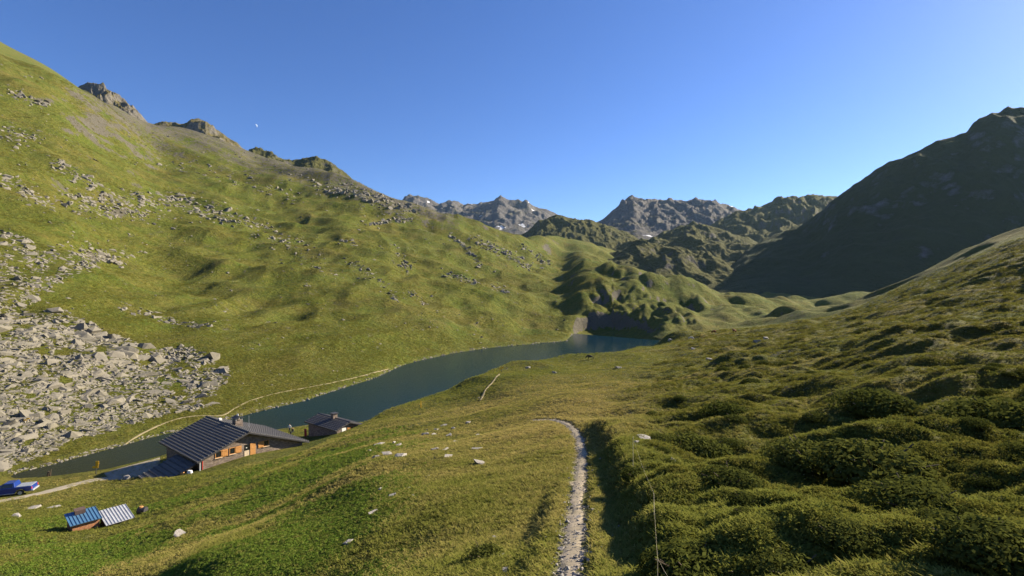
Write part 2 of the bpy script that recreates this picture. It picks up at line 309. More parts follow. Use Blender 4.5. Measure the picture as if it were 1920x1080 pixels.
# ------------------------------------------------------------------ materials
def attr(t, n): a = N(t, 'ShaderNodeAttribute', attribute_name=n); return a.outputs['Fac']
def ground_mat():
    m, t, b = newmat('alpine_ground', .95, .1); p = pos(t)
    n1 = noise(t, p, .045, 5); n2 = noise(t, p, .35, 5, .65); n3 = noise(t, p, 2.6, 5, .7); n4 = noise(t, p, 14, 3, .7)
    g = ramp(t, n2, [(.28, (.046, .058, .007)), (.5, (.094, .116, .013)), (.74, (.175, .162, .030))])
    g = mixc(t, ramp(t, n1, [(.42, 0), (.62, .6)]), g, (.075, .118, .016))
    g = mixc(t, ramp(t, noise(t, p, .022, 6, .7), [(.5, 0), (.62, .55)]), g, (.15, .122, .028))
    dryc = mixc(t, n3, (.15, .115, .035), (.26, .19, .075))
    g = mixc(t, math_(t, 'MULTIPLY', attr(t, 'dry'), ramp(t, n3, [(.35, .1), (.65, .95)])), g, dryc)
    g = mixc(t, attr(t, 'herb'), g, mixc(t, n4, (.045, .085, .012), (.105, .16, .03)))
    g = mixc(t, math_(t, 'MULTIPLY', attr(t, 'heath'), .8), g, mixc(t, n3, (.035, .045, .010), (.10, .10, .022)))
    g = mixc(t, ramp(t, n4, [(.3, .35), (.62, 0)]), g, (.03, .034, .008))
    g = mixc(t, ramp(t, noise(t, p, .55, 6, .8), [(.36, .75), (.47, 0)]), g, (.038, .046, .010))
    g = mixc(t, ramp(t, noise(t, p, .09, 6, .75), [(.54, 0), (.68, .55)]), g, (.18, .15, .038))
    rk = mixc(t, n3, (.042, .039, .030), (.18, .165, .13))
    nm = noise(t, p, .22, 7, .75)
    g = mixc(t, ramp(t, math_(t, 'ADD', math_(t, 'MULTIPLY', attr(t, 'rock'), .62), math_(t, 'MULTIPLY', math_(t, 'SUBTRACT', nm, .5), 1.7)), [(.34, 0), (.42, 1)]), g, rk)
    pale = math_(t, 'MULTIPLY', ramp(t, noise(t, p, .16, 6, .72), [(.60, 0), (.66, .8)]), ramp(t, noise(t, p, .012, 3), [(.46, 0), (.58, 1)]))
    g = mixc(t, pale, g, rk)
    g = mixc(t, attr(t, 'dirt'), g, mixc(t, n4, (.22, .19, .15), (.40, .36, .30)))
    t.links.new(g, b.inputs['Base Color'])
    hh = math_(t, 'ADD', math_(t, 'MULTIPLY', n3, .35), math_(t, 'MULTIPLY', n4, .08)); hh = math_(t, 'ADD', math_(t, 'ADD', hh, n2), math_(t, 'MULTIPLY', nm, 1.6))
    bump(t, b, hh, 1.0, 1.0); return m
def rock_mat(name, lo, hi, lichen=.3):
    m, t, b = newmat(name, .9, .2); p = pos(t)
    f = noise(t, p, 1.1, 6, .65); f2 = noise(t, p, 7, 4, .7)
    oi = N(t, 'ShaderNodeObjectInfo').outputs['Random']
    c = mixc(t, f, lo, hi); c = mixc(t, ramp(t, f2, [(.5, 0), (.68, lichen)]), c, (.26, .25, .13)); c = mixc(t, ramp(t, f2, [(.3, .5), (.42, 0)]), c, (.07, .068, .06))
    c = mixc(t, math_(t, 'MULTIPLY', oi, .35), c, (.16, .15, .14))
    t.links.new(c, b.inputs['Base Color']); bump(t, b, math_(t, 'ADD', f2, f), .6, .12); return m
def mountain_mat(name, grass, rk0, rk1, gfrac, snow=0, sc=1.0):
    m, t, b = newmat(name, .95, .1); p = pos(t)
    n0 = noise(t, p, .006*sc, 6, .65); n1 = noise(t, p, .03*sc, 7, .7); n2 = noise(t, p, .14*sc, 5, .7)
    nz_ = N(t, 'ShaderNodeSeparateXYZ'); t.links.new(N(t, 'ShaderNodeNewGeometry').outputs['Normal'], nz_.inputs[0])
    rk = mixc(t, n2, rk0, rk1); gr = mixc(t, n1, tuple(x*.6 for x in grass), tuple(x*1.35 for x in grass))
    fac = math_(t, 'ADD', math_(t, 'ADD', n1, math_(t, 'MULTIPLY', n0, .8)), math_(t, 'MULTIPLY', nz_.outputs[2], .7))
    c = mixc(t, ramp(t, math_(t, 'MULTIPLY', fac, .5), [(gfrac-.05, 0), (gfrac+.05, 1)]), rk, gr)
    if snow:
        sn = math_(t, 'MULTIPLY', ramp(t, noise(t, p, .011, 3, .5), [(.69, 0), (.71, 1)]), ramp(t, nz_.outputs[2], [(.6, 0), (.75, 1)]))
        c = mixc(t, sn, c, (.75, .77, .8))
    t.links.new(c, b.inputs['Base Color']); bump(t, b, math_(t, 'ADD', n2, n1), 1.0, 6/sc); return m
M = {}
M['ground'] = ground_mat()
M['rock'] = rock_mat('boulder_stone', (.105, .098, .08), (.27, .25, .20))
M['rock2'] = rock_mat('meadow_stone', (.22, .21, .20), (.40, .38, .35), .15)
M['mt_left'] = mountain_mat('left_peak_rock', (.12, .105, .04), (.09, .085, .072), (.22, .205, .175), .70)
M['mt_far'] = mountain_mat('far_rock', (.08, .076, .045), (.07, .068, .068), (.19, .18, .175), .80, 1, .6)
M['mt_mid'] = mountain_mat('mid_rock', (.085, .085, .028), (.055, .053, .051), (.16, .15, .145), .60)
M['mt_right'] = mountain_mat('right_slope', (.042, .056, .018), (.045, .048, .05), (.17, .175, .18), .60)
def gravel_mat(name, a, b_):
    m, t, b = newmat(name, .95, .1); p = pos(t); n = noise(t, p, 9, 5, .75); n2 = noise(t, p, 1.2, 4)
    t.links.new(mixc(t, ramp(t, n2, [(.4, 0), (.7, .35)]), mixc(t, n, a, b_), (.13, .12, .05)), b.inputs['Base Color']); bump(t, b, n, .5, .04); return m
M['gravel'] = gravel_mat('gravel', (.20, .18, .145), (.42, .38, .31))
M['trail2'] = gravel_mat('worn_turf', (.15, .13, .075), (.32, .27, .17))
M['trail'] = gravel_mat('trodden_earth', (.25, .21, .15), (.50, .43, .33))
def lake_mat():
    m, t, b = newmat('lake_water', .08, .16); p = pos(t); b.inputs['IOR'].default_value = 1.2
    sx = N(t, 'ShaderNodeSeparateXYZ'); t.links.new(p, sx.inputs[0])
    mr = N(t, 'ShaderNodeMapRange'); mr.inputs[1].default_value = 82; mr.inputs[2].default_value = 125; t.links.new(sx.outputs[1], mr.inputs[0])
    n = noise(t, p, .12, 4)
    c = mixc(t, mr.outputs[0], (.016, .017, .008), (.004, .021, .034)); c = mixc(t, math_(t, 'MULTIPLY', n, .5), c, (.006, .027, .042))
    t.links.new(c, b.inputs['Base Color'])
    mp = N(t, 'ShaderNodeMapping'); mp.inputs['Scale'].default_value = (1, .45, 1); t.links.new(p, mp.inputs[0])
    bump(t, b, noise(t, mp.outputs[0], 1.8, 4, .6), .35, .12); return m
M['lake'] = lake_mat()
# ------------------------------------------------------------------ the setting
g = link_mesh('ground', ground_mesh(), M['ground']); tag(g, 'grassy alpine valley floor and hillsides around the lake', 'ground', kind='structure')
# lake sheet
lp = []
for p, d, y in T_[1:20]: lp.append(((p-CX)/FPX*(d-2.5), d-2.5))
lq = []
for p, d, y in F_[1:17]: lq.append(((p-CX)/FPX*(d+3), d+3))
mb = MB(); poly = lp+lq[::-1]
mb.add([(x, y, 0) for x, y in poly], [tuple(range(len(poly)))[::-1]])
bm = bmesh.new(); bm.from_mesh(mb.mesh('lake')); bmesh.ops.triangulate(bm, faces=bm.faces); lm = bpy.data.meshes.new('lake'); bm.to_mesh(lm); bm.free()
for pl in lm.polygons:
    pass
lk = link_mesh('lake', lm, M['lake']); tag(lk, 'dark teal mountain lake lying along the valley', 'lake', kind='structure')
# mountains: ridge line and foot line, relief by noise
def mountain(name, label, ridge, foot, mat, ns, ntt, rough, seed, prof=1.15, backrun=1.0, lam=None):
    s = np.linspace(0, 1, ns)
    def curve(pl, n):
        p = np.array([((a-CX)/FPX*d, d, zy(d, y)) for a, d, y in pl]); ap = np.array([a[0] for a in pl], float); k = (ap-ap[0])/(ap[-1]-ap[0])
        return np.stack([np.interp(s, k, p[:, i]) for i in range(3)], -1)
    rd = curve(ridge, ns); ft = curve(foot, ns)
    tf = np.linspace(0, 1, ntt); nb = ntt//3; tb = np.linspace(0, 1, nb+1)[1:]
    P = np.zeros((ns, ntt+nb, 3))
    for i in range(3):
        P[:, :ntt, i] = ft[:, None, i]+(rd-ft)[:, None, i]*(tf[None]**(prof if i == 2 else 1))
    bd = (rd-ft)*backrun
    P[:, ntt:, 0] = rd[:, None, 0]+bd[:, None, 0]*tb; P[:, ntt:, 1] = rd[:, None, 1]+bd[:, None, 1]*tb; P[:, ntt:, 2] = rd[:, None, 2]+(ft-rd)[:, None, 2]*tb**.9-20*tb
    H = (rd-ft)[:, 2][:, None]; tt = np.concatenate([tf, 1-tb])[None]
    lam = lam or np.linalg.norm(rd[-1]-rd[0])/6
    n = np.zeros(P.shape[:2]); a = 1.0; l = lam
    for o in range(6):
        q = gn(P[..., 0]/l+seed*3.1, P[..., 1]/l, seed+o); n += a*((1-2*np.abs(q)) if o < 4 else q); a *= .52; l *= .48
    env = np.sin(np.clip(tt*1.05, 0, 1)*np.pi*.62)**1.0*np.where(tt > .92, .55, 1)
    P[..., 2] += rough*np.maximum(H, 15)*(n-.45)*env*np.clip(tt*3, 0, 1)
    me = bpy.data.meshes.new(name); A, Bn = P.shape[:2]
    I, J = np.meshgrid(np.arange(A-1), np.arange(Bn-1), indexing='ij'); f = np.stack([I*Bn+J, (I+1)*Bn+J, (I+1)*Bn+J+1, I*Bn+J+1], -1).reshape(-1, 4)
    me.from_pydata(P.reshape(-1, 3).tolist(), [], f.tolist()); me.update(); me.polygons.foreach_set('use_smooth', np.ones(len(f), bool))
    return tag(link_mesh(name, me, mat), label, 'mountain', kind='structure')
def cl(l, d): return [(x, d, y) for x, y in l]
mountain('mountain', 'far grey mountain chain with small snow patches', cl([(690,398),(735,385),(765,366),(785,369),(800,376),(825,384),(850,378),(870,389),(905,384),(925,380),(938,371),(955,379),(990,380),(1010,392),(1045,405),(1100,432),(1130,445)], 3600), cl([(650,455),(1130,452)], 2500), M['mt_far'], 300, 90, .10, 3)
mountain('mountain', 'pointed grey mountain with a long flat ridge at the valley head', cl([(1080,440),(1130,413),(1150,396),(1172,376),(1185,370),(1198,375),(1215,379),(1240,377),(1270,379),(1300,376),(1340,380),(1385,397),(1430,412)], 2700), cl([(1080,455),(1440,455)], 1900), M['mt_far'], 280, 90, .11, 9)
mountain('mountain', 'dark rounded rocky hill at the head of the green slope', cl([(960,450),(985,438),(1010,416),(1040,407),(1085,409),(1110,416),(1150,427),(1190,445),(1210,456)], 1650), cl([(960,474),(1210,494)], 1380), M['mt_mid'], 200, 70, .09, 15)
mountain('mountain', 'dark craggy hill with a flat top beside the right mountain', cl([(1320,432),(1350,412),(1380,400),(1420,389),(1450,378),(1465,372),(1478,367),(1500,371),(1530,368),(1560,373),(1600,385),(1650,420)], 2000), cl([(1300,498),(1650,500)], 1400), M['mt_mid'], 240, 80, .085, 21)
mountain('mountain', 'low dark hill in the middle of the valley head', cl([(1190,462),(1230,444),(1265,428),(1300,419),(1340,428),(1380,440),(1420,455)], 1560), cl([(1170,500),(1430,506)], 1250), M['mt_mid'], 160, 60, .10, 27)
mountain('mountain', 'shadowed rock band and terraces below the valley head hills', [(1125,1150,484),(1160,1120,474),(1200,1080,464),(1240,1050,462),(1280,1010,470),(1320,990,480),(1360,960,498),(1400,930,530),(1430,900,552)], [(1060,900,510),(1120,850,534),(1200,800,556),(1300,790,566),(1430,800,566)], M['mt_mid'], 220, 90, .20, 29, prof=.8, backrun=.9, lam=130)
mountain('mountain', 'terraced rocky rise between the dark rock band and the low hill', [(1150,1350,470),(1200,1330,456),(1250,1300,452),(1310,1290,450),(1360,1280,456),(1420,1260,468),(1470,1250,480)], [(1140,1130,500),(1300,1080,512),(1470,1080,520)], M['mt_mid'], 200, 70, .22, 61, prof=.8, lam=120)
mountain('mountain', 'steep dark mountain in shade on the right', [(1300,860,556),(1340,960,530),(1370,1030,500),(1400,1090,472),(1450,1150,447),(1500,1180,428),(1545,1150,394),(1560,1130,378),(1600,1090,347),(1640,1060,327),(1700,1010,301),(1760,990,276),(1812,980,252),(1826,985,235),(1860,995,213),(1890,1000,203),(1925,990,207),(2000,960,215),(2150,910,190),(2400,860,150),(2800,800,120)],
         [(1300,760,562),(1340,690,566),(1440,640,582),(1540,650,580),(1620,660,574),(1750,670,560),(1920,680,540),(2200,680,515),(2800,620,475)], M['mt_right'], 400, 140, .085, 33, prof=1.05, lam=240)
mountain('mountain', 'grey rocky summit just behind the left green slope', cl([(110,200),(150,168),(165,161),(195,163),(212,176),(235,192),(255,208),(272,228),(300,262),(340,290)], 860), cl([(110,262),(340,320)], 700), M['mt_left'], 200, 70, .08, 39)
mountain('mountain', 'grey flat-topped summit left of the moon', cl([(220,262),(270,238),(300,231),(340,230),(356,225),(385,226),(402,240),(430,262),(455,278),(500,298),(540,318)], 1180), cl([(220,312),(540,352)], 930), M['mt_left'], 220, 70, .07, 45)
mountain('mountain', 'dark rocky knob on the left skyline beyond the moon', cl([(440,300),(475,279),(505,286),(530,298),(548,304),(565,299),(592,296),(620,305),(645,325),(670,345),(700,362)], 1180), cl([(440,345),(700,385)], 940), M['mt_mid'], 200, 60, .08, 51)

# ribbons draped on the ground
def ribbon(name, label, pts, width, mat, lift=.04, rag=.35, step=.5, seed=0):
    P = [Vector((p[0], p[1], 0)) for p in pts]; out = []
    for i in range(len(P)-1):
        p0 = P[max(i-1, 0)]; p1 = P[i]; p2 = P[i+1]; p3 = P[min(i+2, len(P)-1)]; n = max(2, int((p2-p1).length/step))
        for k in range(n):
            t = k/n; out.append(.5*((2*p1)+(p2-p0)*t+(2*p0-5*p1+4*p2-p3)*t*t+(3*p1-p0-3*p2+p3)*t**3))
    out.append(P[-1]); mb = MB(); nc = 7; vs = []; r = random.Random(seed)
    wl = wr = 1.0
    for i, c in enumerate(out):
        d = (out[min(i+1, len(out)-1)]-out[max(i-1, 0)]).normalized(); nrm = Vector((-d.y, d.x, 0))
        wl = .7*wl+.3*(1+r.uniform(-rag, rag)*1.6); wr = .7*wr+.3*(1+r.uniform(-rag, rag)*1.6)
        for k in range(nc):
            q = (k/(nc-1)*2-1); off = width/2*q*(wl if q < 0 else wr); v = c+nrm*off
            vs.append((v.x, v.y, float(hz(v.x, v.y))+lift*(1-abs(q)**4)))
    fs = [(i*nc+k, i*nc+k+1, (i+1)*nc+k+1, (i+1)*nc+k) for i in range(len(out)-1) for k in range(nc-1)]
    mb.add(vs, fs); o = mb.build(name, mat, smooth=True)
    for pl in o.data.polygons: pass
    return tag(o, label, name, kind='structure')
def H(l): return [hit(*p) for p in l]
ribbon('path', 'narrow stony footpath running down the near slope', path_pts, .34, M['trail'], .022, .7, .1, 1)
ribbon('path', 'short pale footpath piece climbing to the yellow marker above the lake', H([(900,752),(908,735),(918,722),(928,710),(936,702)]), .45, M['trail2'], .12, .4, .5, 2)
shore = [(235,833),(262,815),(300,797),(335,785),(372,780),(415,779),(440,766),(470,751),(520,737),(580,726),(640,714),(690,702),(728,692)]
ribbon('path', 'pale footpath along the far shore below the scree', H(shore), .45, M['trail2'], .1, .7, .6, 3)
road_px = [(-120,965),(-40,948),(0,939),(80,924),(130,911),(185,899),(232,893)]
ribbon('road', 'gravel track leading past the blue truck to the hut', H(road_px), 2.4, M['gravel'], .06, .25, .4, 4)
yard = [((a-CX)/FPX*d, d) for a, d in ((195,77.5),(215,79.4),(300,85.5),(300,78),(262,71.5),(232,71.5),(205,73))]
mb = MB(); cxy = Vector((sum(p[0] for p in yard)/len(yard), sum(p[1] for p in yard)/len(yard)))
ring = []; nseg = 70
per = []
for i in range(len(yard)):
    a = Vector(yard[i]); b = Vector(yard[(i+1) % len(yard)])
    for k in range(10): per.append(a.lerp(b, k/10))
vs = [(cxy.x, cxy.y, float(hz(cxy.x, cxy.y))+.1)]; fs = []
for j in range(1, 9):
    for p in per:
        q = cxy.lerp(p, j/8); vs.append((q.x, q.y, float(hz(q.x, q.y))+.1*(1-.7*(j == 8))))
n = len(per)
for i in range(n): fs.append((0, 1+i, 1+(i+1) % n))
for j in range(7):
    for i in range(n): fs.append((1+j*n+i, 1+(j+1)*n+i, 1+(j+1)*n+(i+1) % n, 1+j*n+(i+1) % n))
yo = mb.add(vs, fs).build('yard', M['gravel'], smooth=True); tag(yo, 'gravel yard in the shade left of the hut', 'yard', kind='structure')
#@@OBJECTS@@
# ------------------------------------------------------------------ rocks
def rock_proto(seed, n=15):
    r = random.Random(seed); bm = bmesh.new()
    for i in range(n):
        v = Vector((r.uniform(-1, 1), r.uniform(-1, 1), r.uniform(-1, 1)))
        v = v.normalized()*(.72+.28*r.random()); v = Vector((max(-.8, min(.8, v.x)), max(-.75, min(.75, v.y)), max(-.7, min(.7, v.z))))*.62
        bm.verts.new(v)
    bmesh.ops.convex_hull(bm, input=bm.verts); loose = [v for v in bm.verts if not v.link_faces]
    bmesh.ops.delete(bm, geom=loose, context='VERTS'); me = bpy.data.meshes.new('boulder'); bm.to_mesh(me); bm.free(); return me
RP = [rock_proto(100+i) for i in range(8)]
for me in RP: me.materials.append(M['rock'])
RPV = [(np.array([v.co[:] for v in me.vertices]), np.array([p.vertices[:] for p in me.polygons])) for me in RP]
def in_poly(x, y, P):
    c = False; j = len(P)-1
    for i in range(len(P)):
        if (P[i][1] > y) != (P[j][1] > y) and x < (P[j][0]-P[i][0])*(y-P[i][1])/(P[j][1]-P[i][1])+P[i][0]: c = not c
        j = i
    return c
rocks = []                                             # (position, size m, size px)
def add_rock(px, py, spx, zmin=.15, rmin=70):
    p = hit(px, py, rmin)
    if p.z < zmin or p.y > 1500: return
    s = spx*p.y/FPX*1.12; rocks.append((p, s, spx))
scree = [(-60,420),(0,432),(60,448),(92,500),(70,545),(130,588),(250,640),(300,655),(345,648),(400,668),(432,702),(405,735),(395,765),(320,776),(235,798),(190,815),(130,828),(90,850),(60,862),(0,880),(-60,890)]
rr = random.Random(5); k = 0
while k < 8600:
    x = rr.uniform(-60, 432); y = rr.uniform(420, 885)
    if not in_poly(x, y, scree): continue
    gp = float(gn(np.array([x/60.]), np.array([y/28.]), 77)[0])+.5*float(gn(np.array([x/22.]), np.array([y/12.]), 78)[0])
    thin = .22 if y < 620 and x < 260 else .42
    if gp > thin+.12*rr.random() or (y < 600 and rr.random() < .45): continue
    sp = 5+9*rr.random()**1.5+(26*rr.random()**2 if rr.random() < .09 else 0); add_rock(x, y, sp*(.75 if y < 600 else 1)); k += 1
strips = [([(80,482),(150,470),(235,488)],22,150,9),([(100,300),(185,350)],16,90,8),([(110,368),(200,380),(285,372),(350,380),(430,412)],26,420,8),([(380,395),(470,420),(545,455)],18,150,7),([(0,335),(90,385)],22,90,9),([(130,395),(300,400)],24,140,7),
 ([(60,545),(140,500),(180,490)],22,150,9),([(225,575),(330,605),(390,612)],12,90,9),([(0,245),(70,262)],22,80,7),([(20,170),(90,200)],20,40,7),([(560,480),(640,520)],14,50,6),([(885,447),(940,470),(1000,505)],14,210,6),([(975,460),(1025,495)],10,70,5),
 ([(830,513),(895,530)],8,80,6),([(655,490),(700,520),(740,560)],14,90,6),([(745,478),(770,505)],16,60,6),([(690,420),(770,410)],6,60,7),([(845,440),(880,470),(900,500)],6,80,7),([(600,352),(680,362),(775,392)],16,260,8),([(920,535),(950,550)],10,40,6),([(760,545),(800,570)],12,40,6),([(640,450),(670,460)],8,30,7),([(1200,430),(1120,450)],8,60,4),([(470,440),(600,470)],20,60,5),([(250,300),(420,330),(560,370)],26,140,5)]
for pl, wd, cnt, sz in strips:
    L = [math.dist(a, b) for a, b in zip(pl[:-1], pl[1:])]
    for i in range(cnt):
        q = rr.uniform(0, sum(L)); s = 0
        while q > L[s] and s < len(L)-1: q -= L[s]; s += 1
        t = min(q/L[s], 1); x = pl[s][0]+(pl[s+1][0]-pl[s][0])*t+rr.gauss(0, wd*.5); y = pl[s][1]+(pl[s+1][1]-pl[s][1])*t+rr.gauss(0, wd*.35)
        add_rock(x, y, sz*(.42+rr.random()**2.2*1.25))
for i in range(4200):
    x = rr.uniform(-60, 1060); y = rr.uniform(120, 800)
    if float(gn(np.array([x/110.]), np.array([y/45.]), 79)[0]) < .0 and rr.random() < .8: continue
    add_rock(x, y, 1.8+5.5*rr.random()**3)
for (p0, d0, y0), (p1, d1, y1) in zip(F_[1:16], F_[2:17]):
    for i in range(int(max(4, (p1-p0)/2.3))):
        t = rr.random(); d = d0+(d1-d0)*t+rr.uniform(-.3, 1.3)*d0/110; x = ((p0+(p1-p0)*t)-CX)/FPX*d; z = float(hz(x, d))
        s = rr.uniform(.35, 1.1)*(d0/110)**.6; rocks.append((Vector((x, d, max(z, .02))), s, s*FPX/d))
rocks.sort(key=lambda r: -r[2])
def rock_matrix(p, s, r, flatten=.75, tilt=1.0):
    return Matrix.Translation(p-Vector((0, 0, .2*s))) @ Matrix.Rotation(r.uniform(0, 6.28), 4, 'Z') @ Matrix.Rotation(r.gauss(0, .45)*tilt, 4, 'X') @ Matrix.Rotation(r.gauss(0, .35)*tilt, 4, 'Y') @ Matrix.Diagonal((s*r.uniform(.9, 1.5), s*r.uniform(.7, 1.1), s*flatten*r.uniform(.6, 1.15), 1))
for i, (p, s, spx) in enumerate(rocks[:300]):
    o = bpy.data.objects.new('boulder', RP[i % 8]); col.objects.link(o); o.matrix_world = rock_matrix(p, s, rr)
    tag(o, 'pale grey angular boulder lying on the slope beyond the lake', 'boulder', 'boulders on the slope beyond the lake')
V = []; Fc = []; b = 0
for i, (p, s, spx) in enumerate(rocks[300:]):
    v, f = RPV[i % 8]; m = np.array(rock_matrix(p, s, rr)); V.append(v @ m[:3, :3].T+m[:3, 3]); Fc.append(f+b); b += len(v)
me = bpy.data.meshes.new('scree'); me.from_pydata(np.vstack(V).tolist(), [], np.vstack(Fc).tolist()); me.update()
tag(link_mesh('scree', me, M['rock']), 'pale broken scree and scattered stones on the slope across the lake', 'scree', kind='stuff')
# stones of the near meadow
mead = [(712,834,26,.3),(740,832,11,.8),(748,836,17,.5),(694,846,9,.8),(727,853,24,.6),(752,856,24,.5),(705,858,10,.8),(797,816,10,.8),(813,815,11,.6),(802,806,8,.7),(818,806,9,.7),(842,818,10,.9),(850,804,10,.8),(832,798,13,.4),(878,793,9,.8),(815,843,12,.6),(833,843,15,.4),(840,857,17,.8),(898,816,10,.5),(895,842,17,.5),(901,870,28,.4),(854,828,10,.4),(716,918,10,.7),(736,930,14,.5),(765,917,11,.6),(776,930,7,.6),(801,893,9,.6),(700,962,16,.6),(655,1019,22,.5),(340,1004,28,.22),(60,953,32,.25),(100,951,20,.3),(30,968,22,.4),(940,1042,24,.5),(950,1070,18,.7),(930,1010,16,.5),(987,958,10,.6),(1207,822,26,.4),(1196,830,12,.6),(1262,868,20,.5),(1470,720,30,.3),(1420,640,14,.6),(1437,636,10,.9),(1330,675,12,.6),(1160,690,14,.5),(1040,700,10,.6),(990,690,8,.7),(1580,1060,36,.35),(240,897,16,.6),(1300,655,10,.6)]
for i, (px, py, sp, fl) in enumerate(mead):
    p = hit(px, py); s = sp*p.y/FPX; o = bpy.data.objects.new('stone', None)
    me = RP[i % 8].copy(); me.materials.clear(); me.materials.append(M['rock2'])
    o = bpy.data.objects.new('stone', me); col.objects.link(o); o.matrix_world = rock_matrix(p+Vector((0, 0, .2*s*fl+.1*s)), s*1.1, rr, fl*1.2, .35)
    special = {712:'long flat grey slab at the top left of the meadow stones', 727:'largest grey stone of the cluster in the meadow below the huts', 901:'long pale slab casting a shadow on the dry slope left of the path', 340:'wide flat pale stone in the green patch right of the blue shed', 60:'flat pale stone in the grass near the blue truck', 1207:'pale rock on top of the path bank beside the fence stake', 655:'pale stone alone low in the lower left meadow', 840:'rounded grey stone at the edge of the dry slope'}
    tag(o, special.get(px, 'grey stone of the loose cluster in the green meadow below the cabin' if 690 <= px <= 900 and py < 900 else 'small stone on the dry slope left of the footpath' if px < 1000 and py > 900 and px > 600 else 'small stone in the grass of the lower left corner' if px < 400 else 'stone among the hummocks right of the footpath' if py > 700 else 'small stone on the grassy rim before the lake end'), 'stone', 'stones scattered over the near slope')
# loose stones on the footpath
V = []; Fc = []; b = 0
for i in range(900):
    k = rr.randrange(len(path_pts)-1); q = path_pts[k].lerp(path_pts[k+1], rr.random()); x = q.x+rr.gauss(0, .2 if rr.random() < .75 else .6); y = q.y+rr.uniform(-.2, .2); sz = rr.uniform(.015, .05)*(2.2 if rr.random() < .08 else 1)
    v, f = RPV[i % 8]; m = np.array(rock_matrix(Vector((x, y, float(hz(x, y))+.03)), sz*1.6, rr)); V.append(v @ m[:3, :3].T+m[:3, 3]); Fc.append(f+b); b += len(v)
me = bpy.data.meshes.new('path_gravel'); me.from_pydata(np.vstack(V).tolist(), [], np.vstack(Fc).tolist()); me.update()
tag(link_mesh('path_gravel', me, M['rock2']), 'loose pale stones lying on and beside the near footpath', 'gravel', kind='stuff')
# ------------------------------------------------------------------ vegetation
def leaf_mat(name, a, b_, tint_attr=None, dryc=None):
    m = bpy.data.materials.new(name); m.use_nodes = True; t = m.node_tree; t.nodes.clear()
    p = pos(t); f = noise(t, p, 1.3, 3); oi = N(t, 'ShaderNodeObjectInfo').outputs['Random']
    c = mixc(t, math_(t, 'ADD', math_(t, 'MULTIPLY', f, .6), math_(t, 'MULTIPLY', oi, .4)), a, b_)
    if tint_attr:
        at = N(t, 'ShaderNodeAttribute', attribute_name=tint_attr); at.attribute_type = 'INSTANCER'; c = mixc(t, at.outputs['Fac'], c, dryc)
    d = N(t, 'ShaderNodeBsdfDiffuse'); tr = N(t, 'ShaderNodeBsdfTranslucent'); mx = N(t, 'ShaderNodeMixShader'); mx.inputs[0].default_value = .3
    t.links.new(c, d.inputs[0]); t.links.new(c, tr.inputs[0])
    if tint_attr:
        vm = N(t, 'ShaderNodeVectorMath', operation='MULTIPLY_ADD'); t.links.new(N(t, 'ShaderNodeNewGeometry').outputs['Normal'], vm.inputs[0]); vm.inputs[1].default_value = (.45, .45, .45); vm.inputs[2].default_value = (0, 0, .8)
        vn = N(t, 'ShaderNodeVectorMath', operation='NORMALIZE'); t.links.new(vm.outputs[0], vn.inputs[0]); t.links.new(vn.outputs[0], d.inputs['Normal'])
    t.links.new(d.outputs[0], mx.inputs[1]); t.links.new(tr.outputs[0], mx.inputs[2])
    ou = N(t, 'ShaderNodeOutputMaterial'); t.links.new(mx.outputs[0], ou.inputs[0]); return m
M['grass'] = leaf_mat('grass_blades', (.12, .15, .024), (.25, .245, .055), 'tint', (.40, .325, .11))
M['herb'] = leaf_mat('herb_leaves', (.09, .16, .018), (.19, .27, .045), 'tint', (.24, .22, .06))
M['heath'] = leaf_mat('heath_leaves', (.075, .09, .014), (.20, .195, .038), 'tint', (.25, .22, .05))
M['shrub'] = leaf_mat('shrub_leaves', (.05, .066, .014), (.13, .14, .034))
protos = bpy.data.collections.new('prototypes')
def proto(kind, seed):
    r = random.Random(seed); mb = MB()
    if kind == 'grass':
        for i in range(13):
            a = r.uniform(0, 6.28); x, y = r.gauss(0, .28), r.gauss(0, .28); h = r.uniform(.5, 1.15); w = r.uniform(.035, .07); l = r.uniform(.15, .6); dx, dy = math.cos(a), math.sin(a)
            ax, ay = -dy*w, dx*w; mx, my = x+dx*l*.35, y+dy*l*.35; tx, ty = x+dx*l, y+dy*l
            mb.add([(x-ax, y-ay, -.1), (x+ax, y+ay, -.1), (mx+ax*.8, my+ay*.8, h*.6), (mx-ax*.8, my-ay*.8, h*.6), (tx, ty, h)], [(0, 1, 2, 3), (3, 2, 4)])
    else:
        for i in range(26 if kind == 'herb' else 40):
            v = Vector((r.gauss(0, 1), r.gauss(0, 1), abs(r.gauss(0, 1))+.05)).normalized()*r.uniform(.55, 1); v.z *= .55 if kind == 'herb' else .7
            n = (v.normalized()+Vector((r.gauss(0, .5), r.gauss(0, .5), r.gauss(0, .3)+.5))).normalized(); u = n.orthogonal().normalized(); q = n.cross(u); ang = r.uniform(0, 6.28)
            u, q = u*math.cos(ang)+q*math.sin(ang), q*math.cos(ang)-u*math.sin(ang); s = r.uniform(.16, .3) if kind == 'herb' else r.uniform(.10, .2)
            mb.add([v-u*s, v+q*s*.6, v+u*s, v-q*s*.6], [(0, 1, 2, 3)])
    me = bpy.data.meshes.new(kind+'_clump'); me.from_pydata(mb.v, [], mb.f); me.materials.append(M[kind]); return me
